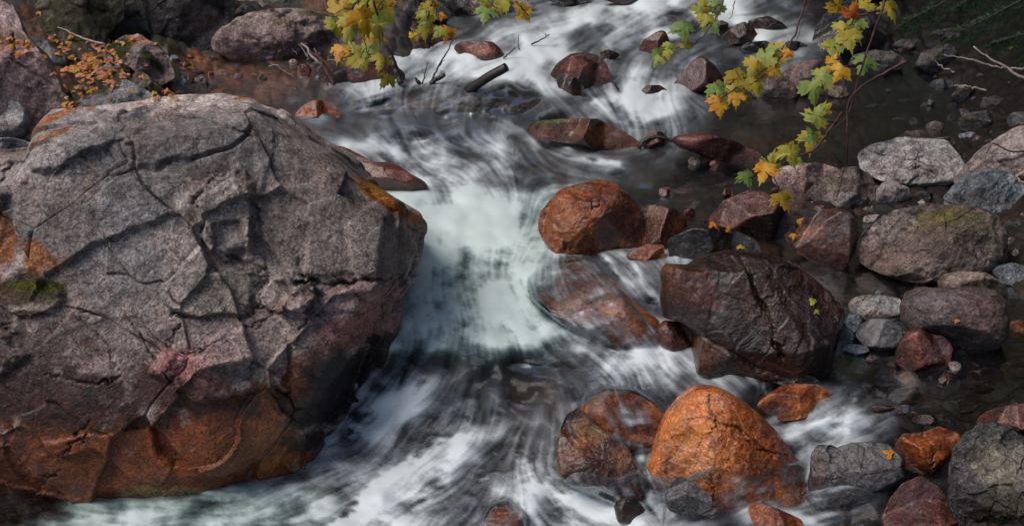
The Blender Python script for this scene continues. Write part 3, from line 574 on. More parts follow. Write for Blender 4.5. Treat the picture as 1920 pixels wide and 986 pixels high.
# ------------------------------------------------------------ rocks, far left bank
rock('boulder', [(-140,60),(-60,-20),(0,-4),(22,15),(40,58),(75,92),(95,130),(108,165),(130,198),(133,236),(110,256),(60,270),(-60,275),(-140,240)], 'pink', 'tall pale pink boulder cut by the left edge above the round white boulder', cat='boulder', ext=.05, yb=290, nf=6, smooth=2,
     paint=[(100,210,50,60,0,(.05,.045,.03),.9),(10,85,50,16,20,LICH,.6),(30,70,50,14,15,(.09,.08,.03),.6),(45,140,70,40,0,(.44,.30,.29),.8),(5,30,40,20,0,(.56,.44,.42),.7),(60,200,50,40,0,(.38,.26,.25),.6)], facets=[(40,150,.6,.3,-.8,.5),(110,210,.3,.9,-.35,.1)], cracks=[([(20,60),(40,120),(110,170)],4,.04)])
rock('boulder', [(-50,190),(-30,178),(0,176),(30,183),(52,207),(54,230),(45,254),(20,264),(-30,268),(-60,240)], 'palegrey', 'rounded whitish boulder at the left edge, in front of the tall pink boulder', cat='boulder', ext=.1, yb=290, nf=3, paint=[(10,240,50,20,0,(.30,.22,.21),.5)])
rock('boulder', [(-140,270),(-60,256),(25,259),(60,268),(122,279),(126,300),(60,330),(-60,340),(-140,320)], 'bluegrey', 'smooth blue grey slab of rock behind the huge boulder at the left edge', cat='boulder', ext=.05, yb=330, nf=3, thick=.6, topc=(.36,.40,.42))
rock('rock', [(135,222),(137,198),(165,177),(205,155),(232,148),(262,160),(290,178),(312,198),(320,215),(250,232),(150,240)], 'palegrey', 'light grey wedge shaped rock with a mossy left shoulder, just behind the huge boulder', ext=.1, yb=232, nf=4, thick=.8, facets=[(220,190,.4,-.1,-.3,1)], paint=[(190,165,40,12,-20,MOSS,.9),(230,175,30,24,0,(.22,.23,.25),.6)])
rock('rock', [(255,128),(275,140),(310,172),(318,192),(296,192),(270,175),(245,150)], 'mossy', 'small moss edged rock lying between the wedge shaped rock and the brook', ext=.1, nf=4)
rock('rock', [(206,80),(232,66),(256,62),(278,75),(310,88),(318,120),(326,142),(300,158),(272,146),(250,130),(222,120),(205,100)], 'pinkgrey', 'pale upright rock with thick moss on its left side beside the leaf litter', ext=.08, nf=5, facets=[(285,110,.4,.5,-.5,.5)],
     paint=[(222,92,34,32,20,(.035,.045,.010),1),(290,118,10,28,-35,MOSS,.9),(255,75,26,8,10,LICH,.5)])
rock('boulder', [(398,76),(420,52),(445,38),(480,24),(520,18),(556,16),(600,24),(640,32),(652,60),(650,95),(600,112),(560,118),(480,119),(440,112),(408,100)], 'pinkgrey', 'broad pinkish boulder behind the bleached branch on the far left bank', cat='boulder', ext=.08, nf=5, thick=.8, plates=1.5, facets=[(520,80,.6,0,-.8,.55),(540,35,.5,0,0,1)],
     paint=[(590,28,30,8,8,MOSS,.8),(620,80,30,40,0,(.10,.07,.07),.7),(500,85,90,24,0,(.25,.17,.18),.7),(540,45,20,16,0,(.14,.09,.05),.6)])
rock('boulder', [(225,-60),(330,-90),(430,-60),(436,10),(432,50),(402,74),(380,98),(320,106),(290,84),(240,62),(215,10)], 'darkgrey', 'big dark shadowed boulder between the mossy bank and the broad pinkish boulder', cat='boulder', ext=.08, nf=6, facets=[(340,70,.5,0,-.9,.3)], paint=[(400,50,40,30,0,(.20,.17,.16),.7),(350,50,40,20,0,(.11,.09,.085),.6)])
rock('boulder', [(50,-50),(150,-80),(235,-40),(228,30),(205,62),(190,92),(150,88),(100,70),(70,40)], 'mossy', 'dark mossy boulder at the top left above the leaf litter', cat='boulder', ext=.1, nf=6, paint=[(150,30,90,50,10,(.03,.03,.012),.9),(170,10,20,14,0,(.12,.09,.085),.7)])
rock('rock', [(52,65),(80,70),(105,92),(128,108),(125,128),(98,130),(75,108)], 'slate', 'dark bluish rock in the gap right of the tall pink boulder', ext=.1, nf=5)
rock('rock', [(108,205),(130,160),(134,180),(136,240),(112,262)], 'darkgrey', 'thin dark rock wedged between the tall pink boulder and the wedge shaped rock', ext=.1, nf=4)
for i, (x, y, rx, ry, pl, lb) in enumerate([
    (457,24,19,13,'grey','round grey stone above the left end of the broad pinkish boulder'), (438,43,13,8,'darkgrey','small dark stone under the round grey stone by the broad pinkish boulder'),
    (480,5,15,12,'pinkgrey','pinkish stone at the top edge right of the round grey stone'), (497,13,9,7,'grey','tiny grey stone beside the pinkish stone at the top edge'),
    (522,2,20,9,'darkgrey','flat dark stone at the top edge above the broad pinkish boulder'), (455,3,12,9,'grey','small grey stone at the top edge above the round grey stone'),
    (306,147,21,9,'palegrey','flat white stone at the brook edge below the upright mossy rock'), (341,144,13,10,'grey','pointed light grey stone at the edge of the shallow brook'),
    (326,112,9,9,'bluegrey','small blue grey stone against the right foot of the upright mossy rock'), (149,167,16,8,'pink','small pink stone left of the moss on the wedge shaped rock'),
    (385,160,10,7,'purple','little purple stone in the shallow brook below the light grey stones'), (310,178,18,9,'pink','pink stone touching the small moss edged rock'),
    (570,133,14,14,'redwet','reddish stone under the broken branches at the brook edge'),(190,78,20,8,'slate','dark flat stone behind the leaf litter'), (375,148,10,5,'bluegrey','flat blue grey pebble in the brook, right of the pointed light grey stone')]):
    rock('stone', ellipse_poly(x, y, rx, ry, seed=i), pl, lb, cat='stone', ext=.2, nf=4, step=2.6, yb=y+ry)
rock('rock', [(552,216),(565,200),(585,189),(603,188),(622,197),(638,212),(632,222),(560,224)], 'rust', 'orange brown rock breaking the surface of the brook behind the huge boulder', ext=.2, nf=3)
rock('rock_ledge', [(612,276),(640,272),(668,286),(700,304),(728,303),(745,309),(768,324),(800,344),(797,362),(778,384),(748,380),(715,352),(672,330),(640,305)], 'redwet', 'red brown rock ledge jutting into the pool from behind the huge boulder', ext=.12, nf=4, thick=1.0, yb=400, wetband=.08, smooth=2, step=2.6, back=.15,
     facets=[(720,318,.5,.1,0,1),(760,360,.5,.4,-.9,-.1)], paint=[(680,312,40,14,25,(.28,.17,.15),.8),(650,295,30,10,30,(.30,.20,.18),.8)])

# ------------------------------------------------------------ rocks, far side and middle of the stream
def bulk(rows):
    for (nm, poly, pl, lb, kw) in rows: rock(nm, poly, pl, lb, **kw)
bulk([
('rock', [(848,95),(855,80),(882,77),(925,80),(943,96),(944,110),(930,119),(888,108),(856,98)], 'redwet', 'flat wet red brown rock in the rapids left of the log', dict(nf=2, p=2.9, thick=.8, paint=[(900,95,40,12,0,(.30,.12,.07),.6)])),
('boulder', [(1030,140),(1045,118),(1070,100),(1098,97),(1130,107),(1143,130),(1146,164),(1120,166),(1088,162),(1050,150)], 'redwet', 'glossy dark red boulder in the rapids right of the log', dict(cat='boulder', nf=5) ),
('rock', [(1044,146),(1062,140),(1080,146),(1095,162),(1093,182),(1070,177),(1045,162)], 'darkwet', 'black rock in front of the glossy dark red boulder', dict(nf=4)),
('rock', [(1122,98),(1140,93),(1166,103),(1150,116),(1134,113)], 'darkwet', 'small dark rock behind the glossy dark red boulder', dict(nf=4)),
('rock_ledge', [(640,212),(700,197),(740,187),(790,174),(832,171),(862,165),(900,159),(950,163),(968,172),(990,183),(1035,179),(1042,192),(1075,205),(1098,222),(1060,244),(960,246),(850,240),(720,232)], 'darkwet', 'long brown ledge under the thin water at the lip of the pool', dict(nf=0, thick=.55, p=2.2, ext=.25, under=True, lift=.06, step=2.8, wetband=0, back=.05, paint=[(870,215,50,16,0,(.045,.040,.008),.8),(800,190,70,14,-10,(.05,.018,.01),.7),(1000,180,40,10,0,(.02,.02,.008),.7)])),
('rock', [(985,242),(1000,228),(1060,222),(1120,224),(1160,240),(1195,263),(1212,281),(1190,290),(1140,289),(1090,272),(1000,258)], 'brownwet', 'wet brown rock with a mossy left end at the right of the pool lip', dict(nf=2, p=2.9, rough=1.4, paint=[(1030,226,50,8,-3,(.09,.095,.012),.9),(1110,250,60,18,15,(.22,.09,.05),.5)])),
('rock', [(1200,268),(1215,250),(1240,246),(1258,262),(1245,276),(1215,280)], 'redwet', 'small reddish rock under the crooked root at the right of the pool lip', dict(nf=4)),
('rock', [(1252,257),(1290,252),(1340,253),(1392,272),(1432,290),(1425,312),(1380,306),(1320,292),(1268,274)], 'redwet', 'low dark red rock in the calm water left of the hanging leaves', dict(nf=2, p=2.9, rough=1.3)),
('rock', [(1200,90),(1206,75),(1236,58),(1247,58),(1257,80),(1236,95),(1202,101)], 'redwet', 'pointed wet red rock at the left of the far channel', dict(nf=4)),
('rock', [(1226,42),(1256,28),(1290,34),(1304,48),(1270,52)], 'darkwet', 'nearly drowned rock in the white water above the pointed red rock', dict(nf=2, p=2.9, thick=.6)),
('boulder', [(1257,168),(1285,130),(1300,112),(1315,104),(1340,124),(1363,155),(1352,170),(1290,173)], 'darkwet', 'dark pyramid shaped boulder in the middle of the far channel', dict(cat='boulder', nf=0, facets=[(1300,140,.45,-.6,-.6,.5),(1340,145,.4,.6,-.6,.4)], paint=[(1310,140,40,30,0,(.10,.04,.04),.6)])),
('rock', [(1350,70),(1380,47),(1395,41),(1415,55),(1425,78),(1400,84),(1370,80)], 'darkwet', 'peaked dark rock in the far channel behind the leafy twig', dict(nf=4)),
('rock', [(1340,50),(1352,38),(1367,45),(1362,57),(1345,58)], 'blackwet', 'small black rock left of the peaked dark rock', dict(nf=3)),
('rock', [(1390,42),(1420,35),(1440,31),(1470,45),(1482,60),(1450,64),(1425,54)], 'darkwet', 'low dark rock behind the peaked dark rock', dict(nf=2, p=2.9, thick=.6)),
('rock', [(1425,36),(1436,30),(1447,38),(1440,46),(1428,45)], 'redwet', 'little reddish rock on the edge of the far white water', dict(nf=3)),
('boulder', [(1524,88),(1530,48),(1545,25),(1590,15),(1625,30),(1640,60),(1668,68),(1664,92),(1600,100),(1540,98)], 'blackwet', 'black boulder at the far right end of the white water', dict(cat='boulder', nf=5)),
('rock', [(1462,92),(1475,78),(1498,78),(1520,88),(1500,98),(1470,99)], 'blackwet', 'black rock at the water edge left of the black boulder', dict(nf=4)),
('rock', [(1380,95),(1400,80),(1440,76),(1450,90),(1420,100)], 'blackwet', 'flat black rock in the far channel under the peaked rock', dict(nf=4, thick=.5)),
('rock', [(1195,178),(1212,160),(1238,160),(1255,172),(1225,182)], 'darkwet', 'flat dark red rock left of the pyramid shaped boulder', dict(nf=4)),
('boulder', [(1464,142),(1488,120),(1528,112),(1556,118),(1578,140),(1588,168),(1550,178),(1500,178),(1470,162)], 'purple', 'rounded dusky red boulder behind the hanging maple leaves', dict(cat='boulder', nf=2, topc=(.20,.12,.115))),
('boulder', [(1410,178),(1418,158),(1435,145),(1465,141),(1488,160),(1495,182),(1470,189),(1430,184)], 'greybrown', 'grey brown boulder left of the rounded dusky red boulder', dict(cat='boulder', nf=3)),
('rock', [(1552,178),(1560,160),(1585,162),(1592,180),(1570,186)], 'greybrown', 'small grey brown rock at the foot of the dusky red boulder', dict(nf=3)),
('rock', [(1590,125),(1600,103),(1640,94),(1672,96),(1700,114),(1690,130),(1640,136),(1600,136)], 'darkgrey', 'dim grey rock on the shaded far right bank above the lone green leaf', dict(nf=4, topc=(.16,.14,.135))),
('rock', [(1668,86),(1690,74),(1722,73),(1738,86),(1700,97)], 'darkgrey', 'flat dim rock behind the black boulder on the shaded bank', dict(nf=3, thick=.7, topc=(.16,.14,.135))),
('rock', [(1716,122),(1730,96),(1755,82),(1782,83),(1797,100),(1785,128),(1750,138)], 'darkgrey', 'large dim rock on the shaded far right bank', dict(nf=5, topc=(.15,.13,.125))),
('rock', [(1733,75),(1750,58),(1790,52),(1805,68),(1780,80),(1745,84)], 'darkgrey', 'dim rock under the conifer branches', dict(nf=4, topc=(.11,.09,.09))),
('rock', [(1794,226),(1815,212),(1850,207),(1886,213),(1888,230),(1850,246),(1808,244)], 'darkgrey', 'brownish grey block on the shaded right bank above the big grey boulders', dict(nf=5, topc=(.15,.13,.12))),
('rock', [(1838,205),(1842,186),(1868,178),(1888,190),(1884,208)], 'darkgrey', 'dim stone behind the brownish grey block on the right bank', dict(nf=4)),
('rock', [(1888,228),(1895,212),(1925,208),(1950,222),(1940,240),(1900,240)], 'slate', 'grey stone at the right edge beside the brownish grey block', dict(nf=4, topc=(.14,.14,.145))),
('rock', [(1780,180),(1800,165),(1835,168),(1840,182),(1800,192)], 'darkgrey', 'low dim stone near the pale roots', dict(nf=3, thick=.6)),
('rock', [(1740,160),(1755,148),(1785,150),(1790,162),(1760,168)], 'slate', 'low dark stone in the still black water', dict(nf=3, thick=.5)),
])
for i, (x, y, rx, ry, pl, lb) in enumerate([
    (1753,237,16,10,'greybrown','small brown stone in dark water above the big scratched boulder'), (1816,255,20,7,'bluegrey','thin pale pebble in the dark water right of the brown stone'),
    (1804,282,12,5,'bluegrey','thin pale pebble right of the big scratched boulder'), (1860,265,14,6,'darkgrey','dim pebble between the pale pebble and the streaked boulder'),
    (1770,268,24,12,'greybrown','sharp brown stone behind the big scratched boulder'), (1638,412,22,10,'grey','small grey stone between the dark block and the mossy boulder'),
    (1895,455,12,10,'grey','small pale stone right of the mossy boulder'), (1628,440,12,18,'darkgrey','narrow dark stone wedged left of the mossy boulder'),
    (1740,418-50,26,10,'darkgrey','dark stone in the gap under the big scratched boulder'), (1905,420,22,10,'darkgrey','dark flat stone under the smooth slate boulder'),
    (1760,392-5,18,7,'slate','thin dark stone behind the mossy boulder'), (1655,765,24,8,'darkwet','drowned brown pebble in the right pool'),
    (1790,685,12,9,'grey','tiny pale pebble right of the angular red rock')]):
    rock('stone', ellipse_poly(x, y, rx, ry, seed=i+40), pl, lb, cat='stone', ext=.2, nf=4, step=2.6, yb=y+ry)

# ------------------------------------------------------------ rocks, right bank
bulk([
('boulder', [(1672,262),(1700,246),(1738,243),(1756,254),(1740,270),(1690,275)], 'purple', 'brown slab behind the big scratched boulder', dict(cat='boulder', nf=4, back=.15)),
('boulder', [(1607,292),(1625,273),(1660,262),(1700,256),(1742,257),(1775,264),(1796,292),(1809,318),(1797,345),(1760,352),(1700,348),(1655,340),(1618,318)], 'palegrey', 'big pale grey boulder scratched with dark lines on the right bank', dict(cat='boulder', nf=6, ext=.08, facets=[(1700,275,.5,0,.05,1),(1700,320,.6,-.2,-.9,.3)], cracks=[([(1640,285),(1690,300),(1790,325)],2.5,.02),([(1650,325),(1720,318),(1800,340)],2.5,.02),([(1690,262),(1720,290),(1700,345)],2,.012)], paint=[(1690,320,60,20,10,(.33,.27,.26),.7)])),
('boulder', [(1790,342),(1815,308),(1835,285),(1868,260),(1905,238),(1960,228),(2020,260),(2010,340),(1930,350),(1850,345)], 'grey', 'tall streaked grey boulder at the right edge behind the smooth slate boulder', dict(cat='boulder', nf=5, ext=.1, back=.1, facets=[(1880,290,.5,-.5,-.6,.6)], cracks=[([(1860,270),(1890,290),(1925,290)],2.5,.02),([(1840,300),(1900,320)],2.5,.02)], paint=[(1880,280,60,40,-30,(.34,.28,.26),.7)])),
('boulder', [(1768,374),(1785,350),(1815,325),(1850,317),(1885,322),(1925,355),(1960,390),(1925,403),(1885,402),(1820,392)], 'bluegrey', 'smooth slate grey boulder lying in front of the streaked boulder', dict(cat='boulder', nf=5, ext=.1, facets=[(1890,360,.5,.2,-.8,.6),(1810,360,.5,-.5,-.6,.4)], paint=[(1890,385,40,14,15,(.32,.29,.28),.7),(1820,370,50,20,0,(.09,.08,.085),.7)])),
('rock', [(1446,335),(1465,313),(1500,306),(1545,307),(1580,318),(1574,335),(1530,352),(1490,360),(1460,350)], 'pink', 'pink speckled rock left of the grey boulder with the stem across it', dict(ext=.1, nf=4)),
('boulder', [(1512,364),(1530,340),(1570,316),(1604,312),(1634,326),(1643,350),(1640,378),(1628,390),(1580,392),(1535,380)], 'greybrown', 'grey boulder with the hanging stem across it, between the pink and the small pale rocks', dict(cat='boulder', ext=.08, nf=5, paint=[(1590,375,50,14,0,(.28,.25,.25),.7)])),
('rock', [(1643,358),(1655,342),(1680,341),(1706,353),(1702,376),(1690,388),(1660,389),(1644,378)], 'palegrey', 'small pale pinkish rock under the big scratched boulder', dict(ext=.08, nf=4, paint=[(1675,365,40,30,0,(.36,.30,.29),.7)])),
('boulder', [(1010,412),(1014,396),(1030,375),(1048,358),(1085,344),(1128,336),(1158,345),(1180,366),(1200,392),(1204,430),(1195,458),(1150,460),(1105,474),(1052,476),(1028,452),(1016,432)], 'rust', 'large wet orange brown boulder at the right of the white pool', dict(cat='boulder', nf=0, ext=.15, step=2.4, smooth=2, rough=1.2, facets=[(1100,370,.62,-.15,-.1,1),(1070,420,.68,-.5,-.75,.35),(1165,420,.6,.55,-.8,.2),(1040,400,.4,-.9,-.2,.3),(1110,440,.66,.1,-.9,-.2)],
   cracks=[([(1130,345),(1120,390),(1075,440)],3,.02),([(1020,400),(1050,430),(1060,465)],4,.03)], paint=[(1160,425,50,45,0,(.060,.020,.012),.95),(1130,365,40,20,0,(.11,.035,.022),.7),(1060,420,40,40,0,(.24,.075,.022),.8),(1090,355,30,10,-10,(.26,.14,.09),.5)])),
('rock', [(1180,400),(1192,386),(1225,384),(1262,390),(1287,408),(1292,435),(1272,460),(1235,468),(1195,462)], 'brownwet', 'dark rounded wet rock joined to the right of the large orange brown boulder', dict(nf=4, ext=.15, paint=[(1230,398,26,12,0,(.18,.08,.06),.8)])),
('boulder', [(1328,414),(1340,395),(1360,375),(1402,357),(1432,360),(1470,380),(1494,408),(1492,436),(1450,452),(1400,440),(1345,424)], 'redwet', 'wet dark red boulder above the black glistening rock', dict(cat='boulder', nf=5, ext=.1, paint=[(1410,375,60,12,5,(.17,.09,.085),.5),(1440,430,60,30,0,(.035,.016,.014),.8)])),
('rock', [(1248,452),(1268,440),(1290,424),(1335,419),(1390,434),(1424,452),(1427,478),(1380,486),(1310,494),(1260,486)], 'blackwet', 'black glistening rock behind the top of the giant dark brown boulder', dict(nf=5, ext=.1, rough=1.4)),
('boulder', [(1484,452),(1496,430),(1510,410),(1545,391),(1584,393),(1604,412),(1612,440),(1602,470),(1580,504),(1548,502),(1500,474)], 'brownwet', 'dark wet block with an angular edge left of the mossy boulder', dict(cat='boulder', nf=5, ext=.06, facets=[(1540,480,.5,-.3,-.8,-.3),(1595,450,.4,.8,-.5,.2)], paint=[(1590,430,14,40,-10,(.12,.09,.085),.7),(1520,440,24,16,0,(.24,.10,.05),.5)])),
('boulder', [(1609,462),(1616,440),(1640,414),(1672,395),(1705,390),(1740,383),(1800,384),(1842,394),(1868,410),(1886,436),(1882,488),(1845,515),(1785,532),(1715,532),(1660,516),(1618,492)], 'greybrown', 'big rounded boulder with mossy brown top on the right bank', dict(cat='boulder', nf=1, ext=.08, step=2.4, rough=1.2, plates=.7, paint=[(1740,410,70,18,-8,(.12,.10,.03),.8),(1670,425,50,30,-20,(.34,.27,.24),.8),(1820,440,50,30,20,(.06,.06,.025),.6),(1750,460,90,30,0,(.10,.07,.06),.7),(1660,480,50,20,10,(.22,.14,.12),.6),(1800,500,80,20,-5,(.19,.16,.14),.6)])),
('rock', [(1854,508),(1868,496),(1895,492),(1930,500),(1950,520),(1920,538),(1880,532)], 'bluegrey', 'smooth grey egg shaped stone at the right edge beside the mossy boulder', dict(ext=.1, nf=1, thick=.8)),
('boulder', [(1758,530),(1770,514),(1800,508),(1845,511),(1880,530),(1896,560),(1893,590),(1860,600),(1780,590)], 'greybrown', 'tan grey boulder behind the big oval dusky boulder', dict(cat='boulder', nf=3, ext=.05, back=.12, topc=(.30,.22,.18))),
('boulder', [(1688,572),(1698,548),(1725,538),(1775,540),(1820,537),(1862,542),(1886,565),(1890,600),(1884,632),(1862,653),(1805,664),(1760,650),(1712,625),(1692,600)], 'purple', 'big oval dusky brown boulder on the right bank', dict(cat='boulder', nf=1, ext=.06, step=2.4, p=2.2, plates=.3, paint=[(1740,560,40,16,-8,(.20,.16,.17),.6),(1830,580,50,30,0,(.15,.095,.085),.6),(1750,620,60,22,20,(.055,.05,.055),.6)])),
('rock', [(1590,572),(1602,556),(1645,551),(1690,560),(1694,590),(1660,602),(1605,600)], 'grey', 'flat striped grey stone left of the big oval dusky boulder', dict(ext=.08, nf=3, back=.06, thick=.7, topc=(.30,.31,.32))),
('rock', [(1604,628),(1612,610),(1635,597),(1665,598),(1690,615),(1693,634),(1680,652),(1650,657),(1618,650)], 'slate', 'rounded dark grey stone below the flat striped stone', dict(ext=.08, nf=2, topc=(.12,.12,.125))),
('rock', [(1581,640),(1580,610),(1590,590),(1610,590),(1617,604),(1604,640)], 'bluegrey', 'narrow grey stone against the right side of the giant dark brown boulder', dict(ext=.06, nf=3)),
('rock', [(1576,655),(1590,644),(1622,647),(1634,658),(1605,665)], 'bluegrey', 'thin flat grey stone below the narrow grey stone', dict(ext=.1, nf=2, thick=.7)),
('rock', [(1680,662),(1690,640),(1702,622),(1718,612),(1738,624),(1770,630),(1790,652),(1780,684),(1748,706),(1712,700),(1686,682)], 'redwet', 'angular reddish rock in front of the big oval dusky boulder', dict(ext=.08, nf=7, paint=[(1715,640,30,20,0,(.30,.12,.08),.6),(1750,660,30,20,0,(.18,.10,.09),.6)])),
('giant_boulder', [(1238,560),(1236,512),(1246,494),(1288,496),(1318,478),(1362,469),(1420,474),(1465,486),(1500,504),(1550,545),(1586,588),(1587,640),(1578,690),(1560,716),(1500,722),(1450,712),(1400,704),(1330,700),(1310,692),(1300,622),(1270,602),(1244,596)], 'darkwet', 'giant dark brown wet boulder with two yellow leaves stuck on it', dict(cat='boulder', nf=0, ext=.1, step=2.3, smooth=1.5, rough=1.1, center=(1425,600), yb=712,
   facets=[(1400,490,.45,0,-.15,1),(1300,590,.62,-.5,-.85,.1),(1470,580,.75,.35,-.55,.62),(1400,680,.62,-.1,-.95,-.3),(1550,640,.45,.9,-.4,-.1),(1380,540,.72,-.1,-.85,.5),(1500,690,.5,.5,-.8,-.35)],
   cracks=[([(1380,480),(1400,540),(1430,600),(1445,660)],5,.05),([(1540,540),(1580,600)],3,.02),([(1300,620),(1400,680),(1460,700)],6,.03)],
   paint=[(1290,540,60,40,20,(.075,.020,.008),.8),(1460,600,50,70,-30,(.030,.012,.009),.8),(1400,500,70,14,10,(.035,.020,.013),.6),(1400,560,40,60,-30,(.045,.017,.007),.6),(1530,640,40,60,0,(.02,.010,.010),.8),(1300,660,60,30,0,(.10,.035,.015),.6),(1450,690,90,14,5,(.09,.03,.015),.6),(1250,500,14,10,0,(.14,.045,.02),.8)])),
('rock', [(1231,612),(1245,600),(1284,604),(1297,624),(1300,665),(1272,668),(1238,646)], 'redwet', 'small dark red rock at the left foot of the giant dark brown boulder', dict(ext=.1, nf=4)),
('rock', [(1168,482),(1190,468),(1212,458),(1246,458),(1247,484),(1212,492)], 'rust', 'flat rusty rock below the dark rounded wet rock', dict(ext=.15, nf=4, topc=(.30,.13,.085))),
('boulder', [(1000,520),(1040,498),(1085,490),(1122,500),(1160,538),(1200,575),(1236,600),(1240,650),(1190,664),(1120,630),(1050,595),(1005,560)], 'rust', 'sloping orange boulder washed by thin white water below the pool', dict(cat='boulder', nf=0, ext=.05, thick=.6, lift=-.03, back=.04, facets=[(1120,560,.35,-.3,-.45,.85)], paint=[(1170,590,50,30,35,(.34,.11,.04),.8)])),
])

